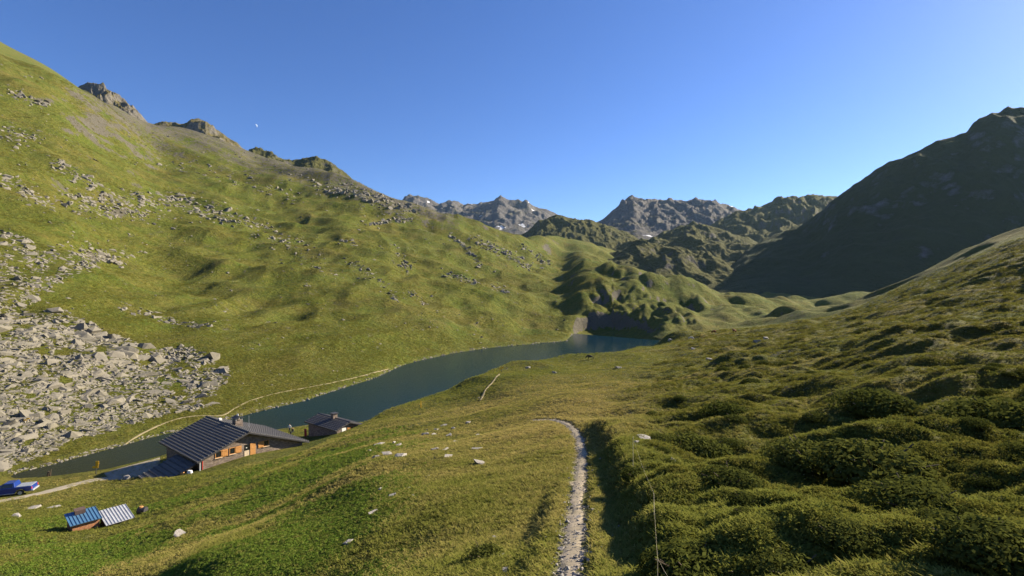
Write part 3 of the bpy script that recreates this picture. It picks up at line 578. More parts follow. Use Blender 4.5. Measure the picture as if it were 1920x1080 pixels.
def stuff_points(name, label, kind, P, S, T):
    c = bpy.data.collections.new(name+'_forms')
    for i in range(4): c.objects.link(bpy.data.objects.new(kind+'_form', proto(kind, i*17+3)))
    n = len(P); me = bpy.data.meshes.new(name); me.vertices.add(n); me.vertices.foreach_set('co', P.astype(np.float32).ravel())
    for nm, ty, arr in (('scl', 'FLOAT_VECTOR', S), ('rot', 'FLOAT_VECTOR', np.stack([rng.normal(0, .15, n), rng.normal(0, .15, n), rng.uniform(0, 6.28, n)], -1)), ('tint', 'FLOAT', T)):
        a = me.attributes.new(nm, ty, 'POINT'); a.data.foreach_set('vector' if ty == 'FLOAT_VECTOR' else 'value', arr.astype(np.float32).ravel())
    a = me.attributes.new('pick', 'INT', 'POINT'); a.data.foreach_set('value', rng.integers(0, 4, n).astype(np.int32))
    o = link_mesh(name, me, M[kind]); tag(o, label, name.replace('_', ' '), kind='stuff')
    ng = bpy.data.node_groups.new(name, 'GeometryNodeTree'); ng.interface.new_socket('Geometry', in_out='INPUT', socket_type='NodeSocketGeometry'); ng.interface.new_socket('Geometry', in_out='OUTPUT', socket_type='NodeSocketGeometry')
    gi = ng.nodes.new('NodeGroupInput'); go = ng.nodes.new('NodeGroupOutput'); ip = ng.nodes.new('GeometryNodeInstanceOnPoints'); ci = ng.nodes.new('GeometryNodeCollectionInfo')
    ci.inputs['Collection'].default_value = c; ci.inputs['Separate Children'].default_value = True; ci.inputs['Reset Children'].default_value = True
    def na(nm, dt): q = ng.nodes.new('GeometryNodeInputNamedAttribute'); q.data_type = dt; q.inputs['Name'].default_value = nm; return q.outputs[0]
    ng.links.new(gi.outputs[0], ip.inputs['Points']); ng.links.new(ci.outputs[0], ip.inputs['Instance']); ip.inputs['Pick Instance'].default_value = True
    ng.links.new(na('pick', 'INT'), ip.inputs['Instance Index']); ng.links.new(na('rot', 'FLOAT_VECTOR'), ip.inputs['Rotation']); ng.links.new(na('scl', 'FLOAT_VECTOR'), ip.inputs['Scale'])
    ng.links.new(ip.outputs[0], go.inputs[0]); md = o.modifiers.new('scatter', 'NODES'); md.node_group = ng
    return o
dry_s = sampler(dry); herb_s = sampler(herb); heath_s = sampler(heath); pd_s = sampler(np.minimum(PD, 50))
def scatter(n, r0, r1, keep):
    t = np.radians(rng.uniform(-54, 54, n)); r = np.exp(rng.uniform(math.log(r0), math.log(r1), n)); x = np.sin(t)*r; y = np.cos(t)*r; z = hz(x, y)
    k = keep(x, y, r, z); return x[k], y[k], z[k], r[k]
bl = lambda x, y: (np.hypot(x+41, y-80) > 13) & (np.hypot(x+31, y-88.5) > 6) & (np.hypot(x+64, y-67) > 4)
tx, ty_, tz, tr_ = scatter(280000, 3, 260, lambda x, y, r, z: (pd_s(x, y) > .32+.15*rng.random(len(x))) & (z > .5) & bl(x, y) & (herb_s(x, y) < .55+.3*rng.random(len(x))))
s = (.085+.0020*np.minimum(tr_, 230))*rng.uniform(.7, 1.45, len(tx)); wd = s*1.15
T = np.clip(dry_s(tx, ty_)*1.1-.25+.35*gn(tx/3, ty_/3, 91)+rng.normal(0, .18, len(tx)), 0, 1)
stuff_points('grass', 'short green and straw coloured grass covering the near slopes', 'grass', np.stack([tx, ty_, tz], -1), np.stack([wd*1.3, wd*1.3, s*.42], -1), T)
tx, ty_, tz, tr_ = scatter(150000, 12, 75, lambda x, y, r, z: (herb_s(x, y) > .25+.4*rng.random(len(x))) & (z > .5) & bl(x, y))
s = (.05+.003*tr_)*rng.uniform(.6, 1.3, len(tx))
stuff_points('broad_leaf_plants', 'low bright green broad leaved plants in the lower left meadow', 'herb', np.stack([tx, ty_, tz], -1), np.stack([s, s, s], -1), np.clip(rng.normal(.15, .3, len(tx)), 0, 1))
tx, ty_, tz, tr_ = scatter(190000, 3, 330, lambda x, y, r, z: (heath_s(x, y) > .25+.5*rng.random(len(x))) & (pd_s(x, y) > .9))
s = (.06+.0040*np.minimum(tr_, 260))*rng.uniform(.6, 1.4, len(tx))
stuff_points('heath', 'low bilberry and heath cover on the hummocks right of the path', 'heath', np.stack([tx, ty_, tz], -1), np.stack([s, s, s*.9], -1), np.clip(rng.normal(.12, .32, len(tx)), 0, 1))
n_ = 150000; t_ = np.radians(rng.uniform(-50, 12, n_)); r_ = np.exp(rng.uniform(math.log(95), math.log(900), n_)); x_ = np.sin(t_)*r_; y_ = np.cos(t_)*r_; z_ = hz(x_, y_)
far_side = np.interp(x_/y_, [(p-CX)/FPX for p, d, y in F_], [d for p, d, y in F_])
k_ = (z_ > .4) & (y_ > far_side+1) & (gn(x_/14, y_/14, 95)+.6*gn(x_/45, y_/30, 96)+rng.normal(0, .25, n_) > -.1)
tx, ty_, tz, tr_ = x_[k_], y_[k_], z_[k_], r_[k_]; s = (.12+.0017*tr_)*rng.uniform(.5, 1.4, len(tx))
stuff_points('tussocks', 'tussocks and low dwarf shrubs over the green slope beyond the lake', 'heath', np.stack([tx, ty_, tz], -1), np.stack([s, s, s*.7], -1), np.clip(rng.normal(.15, .3, len(tx)), 0, 1))
# shrubs one can count
def shrub_mesh(seed):
    r = random.Random(seed); mb = MB(); lob = [(r.uniform(-.3, .3), r.uniform(-.3, .3), r.uniform(.5, .75)) for _ in range(7)]+[(0, 0, .8)]
    for i in range(3600):
        cx_, cy_, cr = lob[i % 8]; v = Vector((r.gauss(0, 1), r.gauss(0, 1), abs(r.gauss(0, 1)))).normalized(); q0 = v*cr*(.72+.28*r.random()**.5)*.62; p = Vector((cx_*.8+q0.x, cy_*.8+q0.y, q0.z*.85-.05))
        n = (v+Vector((r.gauss(0, .6), r.gauss(0, .6), r.gauss(0, .5)))).normalized(); u = n.orthogonal().normalized(); q = n.cross(u); a = r.uniform(0, 6.28); u, q = u*math.cos(a)+q*math.sin(a), q*math.cos(a)-u*math.sin(a); s = r.uniform(.014, .032)
        mb.add([p-u*s*1.5, p+q*s*.7, p+u*s*1.5, p-q*s*.7], [(0, 1, 2, 3)])
    me = bpy.data.meshes.new('shrub_foliage'); me.from_pydata(mb.v, [], mb.f); me.materials.append(M['shrub']); return me
def stem_mesh(seed):
    r = random.Random(seed); mb = MB()
    for i in range(9):
        a = r.uniform(0, 6.28); l = r.uniform(.3, .5); mb.tube((0, 0, -.08), (math.cos(a)*l, math.sin(a)*l, r.uniform(.12, .34)), .018, .006, 5)
    me = mb.mesh('shrub_stems'); me.materials.append(M['bark']); return me
M['bark'] = plain('shrub_wood', (.10, .075, .05), .9)
SM = [shrub_mesh(i+60) for i in range(4)]; ST = [stem_mesh(i+80) for i in range(4)]
def shrub(px, py, wpx, label, group='dark shrubs on the slope right of the path', h=.55):
    p = hit(px, py); s = wpx*p.y/FPX; i = rr.randrange(4); t = empty('shrub', p, rr.uniform(0, 6.28)); tag(t, label, 'shrub', group)
    f = link_mesh('foliage', SM[i], None, t); f.scale = (s, s, s*h*1.35); st = link_mesh('stem', ST[i], None, t); st.scale = (s, s, s*h*1.35); return t
for a in [(1302,1075,190,'large dark green shrub at the lower edge beside the near fence stake'),(1305,848,115,'rounded dark shrub just right of the rock on the path bank'),(1368,905,110,'dark shrub below the rounded one beside the narrow track'),(1365,778,85,'small round shrub above the rounded shrub by the bank rock'),(1645,765,130,'broad low shrub in the middle of the right slope'),(1640,880,200,'wide dark shrub mass in the centre of the right slope'),(1895,800,190,'big dark shrub at the right picture edge'),(1515,862,130,'shrub right of the narrow worn track'),(1475,1078,150,'dark shrub at the bottom edge right of the largest shrub'),(1720,950,170,'sprawling shrub low on the right slope'),(1860,1030,190,'shrub in the lower right corner'),(1585,1010,120,'shrub beside the thin pale slab at the bottom'),(915,1045,75,'small dark bush on the dry slope left of the path')]: shrub(*a)
for i in range(60):
    x = rr.uniform(1190, 1930); y = rr.uniform(590 if x > 1450 else 680, 1000)
    shrub(x, y, rr.uniform(22, 50)*(y-480)/330, 'small dark heath shrub on a hummock of the right slope', 'small shrubs over the right slope')

# ------------------------------------------------------------------ huts
M['tile'] = plain('dark_metal_tile', (.095, .094, .095), .62, .3, .0, .2, 2)
M['trim'] = plain('dark_roof_trim', (.045, .045, .05), .5, .4)
M['wood'] = plain('orange_larch', (.50, .25, .085), .6, .3, 0, .2, 4)
M['woodpale'] = plain('pale_wood', (.55, .45, .33), .7)
M['white'] = plain('white_paint', (.75, .74, .72), .6, .3, 0, .05)
M['glass'] = plain('window_glass', (.012, .015, .018), .08, .6, 0, .1)
M['steel'] = plain('galvanised_steel', (.40, .42, .45), .45, .4, .1, .2, 3)
M['bluetin'] = plain('blue_sheet_roof', (.07, .17, .30), .4, .5, .1, .15, 3)
M['red'] = plain('red_paint', (.45, .035, .03), .5)
M['yellow'] = plain('yellow_sign_paint', (.80, .45, .02), .5)
M['black'] = plain('black_rubber', (.02, .02, .022), .7)
def stone_wall_mat(name='stone_courses', a=(.17, .13, .105), b_=(.36, .29, .24), sc=2.2):
    m, t, b = newmat(name, .9, .2); tc = N(t, 'ShaderNodeTexCoord').outputs['Object']; sx = N(t, 'ShaderNodeSeparateXYZ'); t.links.new(tc, sx.inputs[0])
    cb = N(t, 'ShaderNodeCombineXYZ'); t.links.new(math_(t, 'ADD', sx.outputs[0], sx.outputs[1]), cb.inputs[0]); t.links.new(sx.outputs[2], cb.inputs[1])
    br = N(t, 'ShaderNodeTexBrick'); t.links.new(cb.outputs[0], br.inputs['Vector']); br.inputs['Scale'].default_value = sc; br.inputs['Color1'].default_value = (*a, 1); br.inputs['Color2'].default_value = (*b_, 1); br.inputs['Mortar'].default_value = (.12, .105, .09, 1); br.inputs['Mortar Size'].default_value = .015; br.inputs['Brick Width'].default_value = .75; br.inputs['Row Height'].default_value = .28
    n = noise(t, tc, 3.5, 5, .7); c = mixc(t, ramp(t, n, [(.35, .6), (.65, 0)]), br.outputs[0], (.10, .085, .075)); t.links.new(c, b.inputs['Base Color']); bump(t, b, math_(t, 'ADD', br.outputs[1], n), .5, .04); return m
M['stone'] = stone_wall_mat()
M['brickwall'] = stone_wall_mat('orange_brick', (.50, .17, .06), (.62, .30, .14), 5)
ROT = math.atan2(.781, .626)
def tile_plane(parent, x0, z0, x1, z1, y0, y1, rows, tw):
    """courses of metal tiles from the ridge (x0,z0) to the eave (x1,z1)"""
    dx = (x1-x0)/rows; dz = (z1-z0)/rows; L = math.hypot(dx, dz); nx, nzv = -dz/L*(1 if dx > 0 else -1), abs(dx)/L
    for i in range(rows):
        mb = MB(); a = (x0+dx*i, z0+dz*i); c = (x0+dx*(i+1.06), z0+dz*(i+1.06)); lift = .075
        off = (i % 2)*tw/2; y = y0-off
        while y < y1:
            ya = max(y+.02, y0); yb = min(y+tw-.02, y1); y += tw
            if yb-ya < .05: continue
            b0 = [(a[0], ya, a[1]), (c[0], ya, c[1]), (c[0], yb, c[1]), (a[0], yb, a[1])]
            mb.hexa(b0, [(a[0]+nx*.02, ya, a[1]+nzv*.02), (c[0]+nx*lift, ya, c[1]+nzv*lift), (c[0]+nx*lift, yb, c[1]+nzv*lift), (a[0]+nx*.02, yb, a[1]+nzv*.02)])
            ym = (ya+yb)/2; e = (x0+dx*(i+.72), z0+dz*(i+.72)); f = (x0+dx*(i+.98), z0+dz*(i+.98))       # snow guard nub on each tile
            mb.hexa([(e[0], ym-.13, e[1]+.04), (f[0], ym-.13, f[1]+.04), (f[0], ym+.13, f[1]+.04), (e[0], ym+.13, e[1]+.04)],
                    [(e[0]+nx*.1, ym-.1, e[1]+nzv*.1), (f[0]+nx*.18, ym-.1, f[1]+nzv*.18), (f[0]+nx*.18, ym+.1, f[1]+nzv*.18), (e[0]+nx*.1, ym+.1, e[1]+nzv*.1)])
        mb.build('tile_course', M['tile'], parent)
def gable_house(t, xl, zl, xr, zr_, zr, L, ov, base, th=.18, rows=(15, 21), tw=.62):
    rf = MB().prism([(xl, zl-th), (xl, zl), (0, zr), (xr, zr_), (xr, zr_-th), (0, zr-th)], 0, L).build('roof', M['trim'], t)
    tile_plane(rf, 0, zr+.01, xl, zl+.01, .05, L-.05, rows[0], tw); tile_plane(rf, 0, zr+.01, xr, zr_+.01, .05, L-.05, rows[1], tw)
    MB().prism([(-.2, zr+.02), (0, zr+.14), (.2, zr+.02)], -.02, L+.02).build('ridge_cap', M['trim'], rf)
    sl_, sr_ = (zr-zl)/(-xl), (zr-zr_)/xr; a, b_ = xl+ov, xr-ov; top = lambda x: zr-th-.02-(sl_*-x if x < 0 else sr_*x)
    for y0 in (ov, L-ov-.35): MB().prism([(a, base), (a, top(a)), (0, top(0)), (b_, top(b_)), (b_, base)], y0, y0+.35).build('gable_wall', M['stone'], t)
    MB().box(a, a+.35, ov+.35, L-ov-.35, base, top(a)).build('side_wall', M['stone'], t); MB().box(b_-.35, b_, ov+.35, L-ov-.35, base, top(b_)).build('side_wall', M['stone'], t)
    return rf, a, b_, top
def window(t, x0, x1, z0, z1, y, shutter=None, wood='wood'):
    wn = MB().box(x0+.07, x1-.07, y-.03, y+.02, z0+.07, z1-.07).build('window', M['glass'], t)
    f = MB().box(x0, x1, y-.07, y-.01, z0, z0+.07).box(x0, x1, y-.07, y-.01, z1-.07, z1).box(x0, x0+.07, y-.07, y-.01, z0+.07, z1-.07).box(x1-.07, x1, y-.07, y-.01, z0+.07, z1-.07).build('frame', M[wood], wn)
    MB().box(x0-.08, x1+.08, y-.14, y-.005, z0-.08, z0-.003).build('sill', M['woodpale'], wn)
    if shutter:
        m = MB(); a, b_ = shutter; n = 5
        for i in range(n): m.box(a+(b_-a)*i/n+.008, a+(b_-a)*(i+1)/n-.008, y-.09, y-.04, z0-.02, z1+.02)
        m.box(a+.05, b_-.05, y-.115, y-.085, z0+.12, z0+.22).box(a+.05, b_-.05, y-.115, y-.085, z1-.22, z1-.12)
        m.build('shutter', M['wood'], wn)
hut = empty('mountain_hut', (-38.66, 74.5, 0), ROT); tag(hut, 'large stone mountain hut with dark tiled roof and orange shutters by the lake', 'hut')
rf, a, b_, top = gable_house(hut, -6.8, 4.85, 9.47, 4.0, 7.54, 15.5, .8, -.5)
yw = .8
window(hut, -4.31, -3.45, 4.66, 5.62, yw, (-3.42, -2.62)); window(hut, -2.42, -1.6, 4.72, 5.66, yw, (-1.57, -.75)); window(hut, 2.47, 3.28, 4.72, 5.62, yw, (1.66, 2.45))
dr = MB().box(-.33, .45, yw-.05, yw+.02, 3.6, 4.75).build('door', M['woodpale'], hut); MB().box(-.27, .39, yw-.045, yw+.015, 4.76, 5.62).build('window', M['glass'], dr); MB().box(-.12, .05, yw-.06, yw-.047, 5.1, 5.22).build('notice', M['white'], dr)
m = MB()
for i in range(5): m.box(.47+.16*i+.006, .47+.16*(i+1)-.006, yw-.11, yw-.06, 3.75, 5.66)
m.build('shutter', M['wood'], dr)
MB().box(-6.45, -6.3, .35, .5, 0, 4.75).build('post', M['steel'], hut); MB().box(-5.98, -5.9, .73, .79, 2.5, 4.9).build('downpipe', M['red'], hut)
ch = MB().box(1.0, 2.1, 6.9, 8.1, 6.0, 7.9).build('chimney', M['stone'], hut)
for x in (1.05, 1.95):
    for y in (6.95, 7.95): MB().box(x, x+.1, y, y+.1, 7.9, 8.25).build('cap_post', M['steel'], ch)
MB().prism([(.8, 8.25), (1.55, 8.6), (2.3, 8.25), (1.55, 8.45)], 6.7, 8.3).build('cap', M['trim'], ch); MB().tube((1.55, 7.5, 8.4), (1.55, 7.5, 8.85), .16).build('flue', M['steel'], ch)
MB().tube((2.9, 6.6, 6.4), (2.9, 6.6, 8.5), .03, .015, 6).build('antenna', M['steel'], hut); MB().box(.35, .75, 11.3, 11.8, 7.35, 7.75).build('roof_vent', M['white'], hut)
# lean-to on the lake side
an = MB().prism([(-6.6, 4.35), (-6.6, 4.22), (-11.4, 2.3), (-11.4, 2.43)], 1.2, 8.2).build('lean_to_roof', M['trim'], hut)
tile_plane(an, -6.6, 4.36, -11.4, 2.44, 1.25, 8.15, 8, .62)
for y in (1.5, 7.8): MB().box(-11.1, -10.95, y, y+.15, 0, 2.4).build('post', M['woodpale'], hut)
MB().box(-10.9, -6.2, 7.6, 7.8, 0, 2.6).build('lean_to_wall', M['stone'], hut)
for (x, y, sz, mt, lb) in ((-8.3, 1.0, .5, 'wood', 'orange plastic tub under the edge of the lean-to roof'), (-7.6, .5, .6, 'white', 'pale sack lying beside the lean-to roof')):
    q = hut.matrix_world @ Vector((0, 0, 0)); wp = Matrix.Translation(hut.location) @ Matrix.Rotation(ROT, 4, 'Z') @ Vector((x, y, 0))
    o = MB().hexa([(-sz*.5, -sz*.4, 0), (sz*.5, -sz*.4, 0), (sz*.5, sz*.4, 0), (-sz*.5, sz*.4, 0)], [(-sz*.4, -sz*.3, sz*.7), (sz*.45, -sz*.3, sz*.6), (sz*.4, sz*.3, sz*.65), (-sz*.4, sz*.3, sz*.7)]).build('tub' if mt == 'wood' else 'sack', M[mt], bevel=.06)
    o.location = (wp.x, wp.y, float(hz(wp.x, wp.y))); tag(o, lb, 'tub' if mt == 'wood' else 'sack')
hut2 = empty('stone_cabin', (-27.6, 86.4, 0), ROT); tag(hut2, 'small stone cabin with dark tiled roof between the big hut and the lake', 'cabin')
rf2, a2, b2, top2 = gable_house(hut2, -2.7, 5.05, 2.7, 5.05, 6.0, 10.0, .5, 0, .15, (7, 7), .6)
MB().box(-1.3, -.5, .44, .49, 3.8, 5.15).build('door', M['white'], hut2); window(hut2, .35, .95, 4.5, 5.1, .5, (-.3, .3))
c2 = MB().box(-.45, .35, 4.4, 5.2, 5.4, 6.8).build('chimney', M['stone'], hut2); MB().box(-.6, .5, 4.25, 5.35, 6.8, 6.92).build('cap', M['trim'], c2)
# small service shed
def W(D, px, py): d = D*FPX/(py-HZ); return Vector(((px-CX)/FPX*d, d, CAMZ-D))
def shed(name, label, corner_px, D, wx, ly, drop, npan, mroof, wallm, hwall, extra):
    o0 = W(D, *corner_px); t = empty(name, (o0.x, o0.y, 0), ROT); tag(t, label, 'shed'); z = o0.z
    # local x along the eave, local -y towards the viewer
    rf = MB().prism([(0, 0), (wx, 0), (wx, .01), (0, .01)], 0, .001)
    sh = MB().hexa([(0, -ly, z-drop-.06), (wx, -ly, z-drop-.06), (wx, 0, z-.06), (0, 0, z-.06)], [(0, -ly, z-drop), (wx, -ly, z-drop), (wx, 0, z), (0, 0, z)]).build('roof', M['trim'], t)
    pw = wx/npan
    for i in range(npan):
        x0, x1 = i*pw+.006, (i+1)*pw-.006; m = MB()
        m.hexa([(x0, -ly-.03, z-drop+.004), (x1, -ly-.03, z-drop+.004), (x1, .02, z+.004), (x0, .02, z+.004)], [(x0, -ly-.03, z-drop+.02), (x1, -ly-.03, z-drop+.02), (x1, .02, z+.02), (x0, .02, z+.02)])
        m.hexa([(x1-.025, -ly-.03, z-drop+.02), (x1, -ly-.03, z-drop+.02), (x1, .02, z+.02), (x1-.025, .02, z+.02)], [(x1-.025, -ly-.03, z-drop+.065), (x1, -ly-.03, z-drop+.065), (x1, .02, z+.065), (x1-.025, .02, z+.065)])
        m.build('roof_panel', mroof, sh)
    zb = z-hwall
    MB().box(.2, wx-.15, -ly+.22, -.12, zb-1.5, z-drop-.07).build('wall', wallm, t); return t, z
sb, zb = shed('shed', 'tiny brick shed with blue seamed metal roof in the lower left meadow', (119.8, 964.8), 20.0, 2.25, 2.35, .42, 9, M['bluetin'], M['brickwall'], 1.5, None)
MB().hexa([(.65, -.75, zb-.1), (1.35, -.75, zb-.1), (1.35, -.3, zb-.05), (.65, -.3, zb-.05)], [(.6, -.82, zb+.27), (1.4, -.82, zb+.27), (1.4, -.2, zb+.36), (.6, -.2, zb+.36)]).build('roof_hatch', plain('brown_hatch', (.10, .07, .06), .6), sb)
MB().box(.19, 1.3, -2.35+.19, -2.35+.215, zb-2.2, zb-1.15).build('plinth', M['woodpale'], sb)
sg, zg = shed('shed', 'low shed with pale galvanised seamed roof joined beside the blue roofed one', (182.5, 959.2), 20.35, 2.15, 2.9, .5, 9, M['steel'], M['stone'], 1.2, None)
tank = W(21.0, 267, 954); tank.z = float(hz(tank.x, tank.y))
tk = empty('water_tank', tank); tag(tk, 'small grey round tank with orange lid right of the metal roofed sheds', 'tank'); MB().tube((-.35, 0, .28), (.35, 0, .28), .33, .33, 14).build('drum', M['trim'], tk); MB().tube((-.12, 0, .55), (-.12, 0, .68), .2, .16, 12).build('lid', M['wood'], tk)

# ------------------------------------------------------------------ pickup truck
M['carblue'] = plain('blue_car_paint', (.010, .035, .20), .25, .6, 0, .08); M['rim'] = plain('wheel_rim', (.5, .49, .45), .4, .5, .3); M['lamp'] = plain('lamp_glass', (.6, .6, .58), .2)
pr = W(26.4, 47, 926); fw = Vector((-.93, -.36, 0)); tk_ = empty('pickup_truck', (pr.x, pr.y, float(hz(pr.x, pr.y))+.06), math.atan2(-.36, -.93)); tag(tk_, 'blue pickup truck parked on the grass beside the gravel track', 'pickup')
def prof(pts, w0, w1=None): return MB().add([(x, -w0, z) for x, z in pts]+[(x, w0, z) for x, z in pts], [tuple(range(len(pts))), tuple(range(2*len(pts)-1, len(pts)-1, -1))]+[(i, (i+1) % len(pts), len(pts)+(i+1) % len(pts), len(pts)+i) for i in range(len(pts))])
X0 = .15                                               # rear axle at x = X0, front axle at X0 + 3.0
body = prof([(X0+3.85, .42), (X0+3.85, .78), (X0+3.7, .98), (X0+2.35, 1.1), (X0+.75, 1.12), (X0-.95, 1.1), (X0-1.15, 1.05), (X0-1.15, .5), (X0-.55, .46), (X0-.42, .72), (X0, .86), (X0+.42, .72), (X0+.52, .4), (X0+2.45, .4), (X0+2.58, .72), (X0+3, .86), (X0+3.42, .72), (X0+3.52, .42)], .88).build('body', M['carblue'], tk_, .04)
cab = MB().hexa([(X0+.55, -.84, 1.1), (X0+2.5, -.84, 1.1), (X0+2.5, .84, 1.1), (X0+.55, .84, 1.1)], [(X0+.7, -.68, 1.68), (X0+1.75, -.68, 1.68), (X0+1.75, .68, 1.68), (X0+.7, .68, 1.68)]).build('cab', M['carblue'], tk_, .06)
for s_ in (-1, 1):
    MB().hexa([(X0+.8, s_*.835, 1.16), (X0+2.2, s_*.835, 1.16), (X0+2.2, s_*.815, 1.16), (X0+.8, s_*.815, 1.16)], [(X0+.86, s_*.72, 1.6), (X0+1.72, s_*.72, 1.6), (X0+1.72, s_*.70, 1.6), (X0+.86, s_*.70, 1.6)]).build('side_window', M['glass'], cab)
    MB().box(X0+2.1, X0+2.25, s_*.98-.08, s_*.98+.08, 1.12, 1.28).build('mirror', M['lamp'], tk_)
    MB().box(X0+3.6, X0+3.87, s_*.68-.16, s_*.68+.16, .76, .9).build('headlight', M['lamp'], tk_); MB().box(X0-1.18, X0-1.13, s_*.78-.08, s_*.78+.08, .75, 1.0).build('tail_light', M['red'], tk_)
    MB().box(X0+.55, X0+2.4, s_*.92-.06, s_*.92+.06, .36, .42).build('side_step', M['steel'], tk_)
    for xa in (X0, X0+3):
        wh = MB().tube((xa, s_*.70, .36), (xa, s_*.92, .36), .36, .36, 20).build('wheel', M['black'], tk_); MB().tube((xa, s_*.915, .36), (xa, s_*.935, .36), .23, .21, 16).build('rim', M['rim'], wh)
MB().hexa([(X0+2.52, -.72, 1.15), (X0+2.54, -.72, 1.15), (X0+2.54, .72, 1.15), (X0+2.52, .72, 1.15)], [(X0+1.86, -.62, 1.62), (X0+1.88, -.62, 1.62), (X0+1.88, .62, 1.62), (X0+1.86, .62, 1.62)]).build('windscreen', M['glass'], cab)
MB().box(X0-1.08, X0+.5, -.8, .8, 1.1, 1.17).build('bed_cover', plain('grey_bed_cover', (.24, .27, .31), .5), tk_, .02); MB().box(X0-1.32, X0-1.16, -.8, .8, .48, .62).build('bumper', M['steel'], tk_)

# ------------------------------------------------------------------ signs, stakes and fence
def signpost(p, h, arms, label, s=1.0):
    t = empty('signpost', p); tag(t, label, 'signpost', 'yellow trail signs'); MB().tube((0, 0, -.2), (0, 0, h), .045*s, .04*s, 8).build('post', M['trim'] if s > 1 else M['woodpale'], t)
    for i, (z, d, l) in enumerate(arms):
        MB().add([(0, -.05, z), (d*l, -.05, z), (d*(l+.12), -.05, z+.11*s), (d*l, -.05, z+.22*s), (0, -.05, z+.22*s), (0, -.08, z), (d*l, -.08, z), (d*(l+.12), -.08, z+.11*s), (d*l, -.08, z+.22*s), (0, -.08, z+.22*s)], [(0, 1, 2, 3, 4), (9, 8, 7, 6, 5)]+[(i, (i+1) % 5, 5+(i+1) % 5, 5+i) for i in range(5)]).build('sign_board', M['yellow'], t)
    return t
signpost(hit(180, 889), 2.0, [(1.72, 1, .42), (1.46, 1, .42), (1.2, 1, .36), (.94, -1, .4), (.94, 1, .3)], 'signpost with several yellow trail signs at the water edge beside the yard', 1.3)
signpost(hit(50, 796), 1.3, [(1.0, 1, .5), (.74, -1, .5)], 'small yellow trail sign standing in the scree', 1.2)
signpost(hit(940, 698), 1.3, [(.95, 1, .45), (.68, -1, .45)], 'yellow trail sign at the top of the short path piece above the lake', 1.2)
pst = hit(789, 764); tag(MB().tube((0, 0, -.2), (0, 0, 1.1), .06, .05, 8).tube((0, 0, 1.1), (0, 0, 1.25), .05, .005, 8).build('marker_post', M['yellow']), 'single thin yellow marker post on the grassy edge above the lake', 'post').location = pst
sp = hit(92, 893); tag(MB().tube((-.15, 0, -.1), (-.05, 0, .75), .22, .14, 9).tube((.12, .05, -.1), (.28, .05, 1.05), .08, .04, 7).build('tree_stump', M['bark']), 'dark weathered stump at the waterline behind the blue truck', 'stump').location = sp
M['stake'] = plain('pale_fibreglass', (.55, .5, .36), .5)
fence = empty('wire_fence', hit(1233, 1078)); tag(fence, 'thin electric fence wire on slim pale stakes right of the path', 'fence'); fo = fence.location
tops = []
for (px, yt, yb) in ((1187, 818, 893), (1226, 925, 985), (1233, 1046, 1125)):
    r0 = hit(px, yb); top_ = Vector(((px-CX)/FPX*r0.y, r0.y, zy(r0.y, yt))); tops.append(top_)
    MB().tube(r0-fo-Vector((0, 0, .1)), top_-fo, .007 if r0.y > 9 else .004, None, 6).build('stake', M['stake'], fence)
last = Vector(((1300-CX)/FPX*4.0, 4.0, zy(4.0, 1110))); wire = MB(); tl = tops+[last]
for a_, c_ in zip(tl[:-1], tl[1:]):
    prev = a_
    for k in range(1, 9):
        q = a_.lerp(c_, k/8)-Vector((0, 0, .10*math.sin(math.pi*k/8))); wire.tube(prev-fo, q-fo, .0011, None, 5); prev = q
wire.build('wire', M['stake'], fence)

# ------------------------------------------------------------------ animals and people (skinned skeletons)
def skinned(name, pts, edges, mat, parent=None, sub=2):
    me = bpy.data.meshes.new(name); me.from_pydata([p[:3] for p in pts], edges, []); me.update(); o = link_mesh(name, me, mat, parent)
    md = o.modifiers.new('skin', 'SKIN'); sv = me.skin_vertices[0].data if me.skin_vertices else None
    if sv is None:
        bm = bmesh.new(); bm.from_mesh(me); bm.verts.layers.skin.verify(); bm.to_mesh(me); bm.free(); sv = me.skin_vertices[0].data
    for i, p in enumerate(pts): sv[i].radius = (p[3], p[4] if len(p) > 4 else p[3]); sv[i].use_root = (i == 0)
    md.use_smooth_shade = True; s = o.modifiers.new('sub', 'SUBSURF'); s.levels = sub; s.render_levels = sub; return o
def cow(px, py, rz, c, label, sc=1.0, graze=True):
    p = hit(px, py, 60); t = empty('cow', p, rz); sc *= .85; t.scale = (sc, sc, sc); tag(t, label, 'cow', 'cattle grazing above the lake'); m = plain('cow_hide', c, .8, .2, 0, .3, 3)
    hd = (1.55, 0, .30) if graze else (1.5, 0, 1.45)
    P = [(-.75, 0, 1.12, .27, .30), (-.2, 0, 1.05, .36, .36), (.45, 0, 1.08, .34, .37), (.85, 0, 1.12, .22, .28), (1.2, 0, .85 if graze else 1.35, .15, .19), (1.38, 0, .55 if graze else 1.5, .12, .13), (1.58, 0, .25 if graze else 1.38, .07, .08)]
    E = [(i, i+1) for i in range(6)]
    for x, yy, at in ((-.8, .2, 0), (-.72, -.2, 0), (.55, .19, 2), (.65, -.19, 2)):
        b0 = len(P); kx = -.1 if x < 0 else .03; P += [(x, yy, .8, .15), (x+kx, yy, .45, .075), (x+kx*.5, yy, .2, .06), (x+kx*.6, yy, .03, .07)]; E += [(at, b0), (b0, b0+1), (b0+1, b0+2), (b0+2, b0+3)]
    skinned('body', P, E, m, t)
    MB().tube((-1.02, 0, 1.25), (-1.12, 0, .8), .03, .02, 6).tube((-1.12, 0, .8), (-1.1, 0, .55), .035, .05, 6).build('tail', m, t)
    for s_ in (-1, 1):
        z = .62 if graze else 1.58; MB().tube((1.3, s_*.1, z), (1.25, s_*.28, z+.05), .05, .015, 6).build('ear', m, t); MB().tube((1.33, s_*.07, z+.06), (1.36, s_*.22, z+.2), .03, .01, 6).build('horn', M['woodpale'], t)
    return t
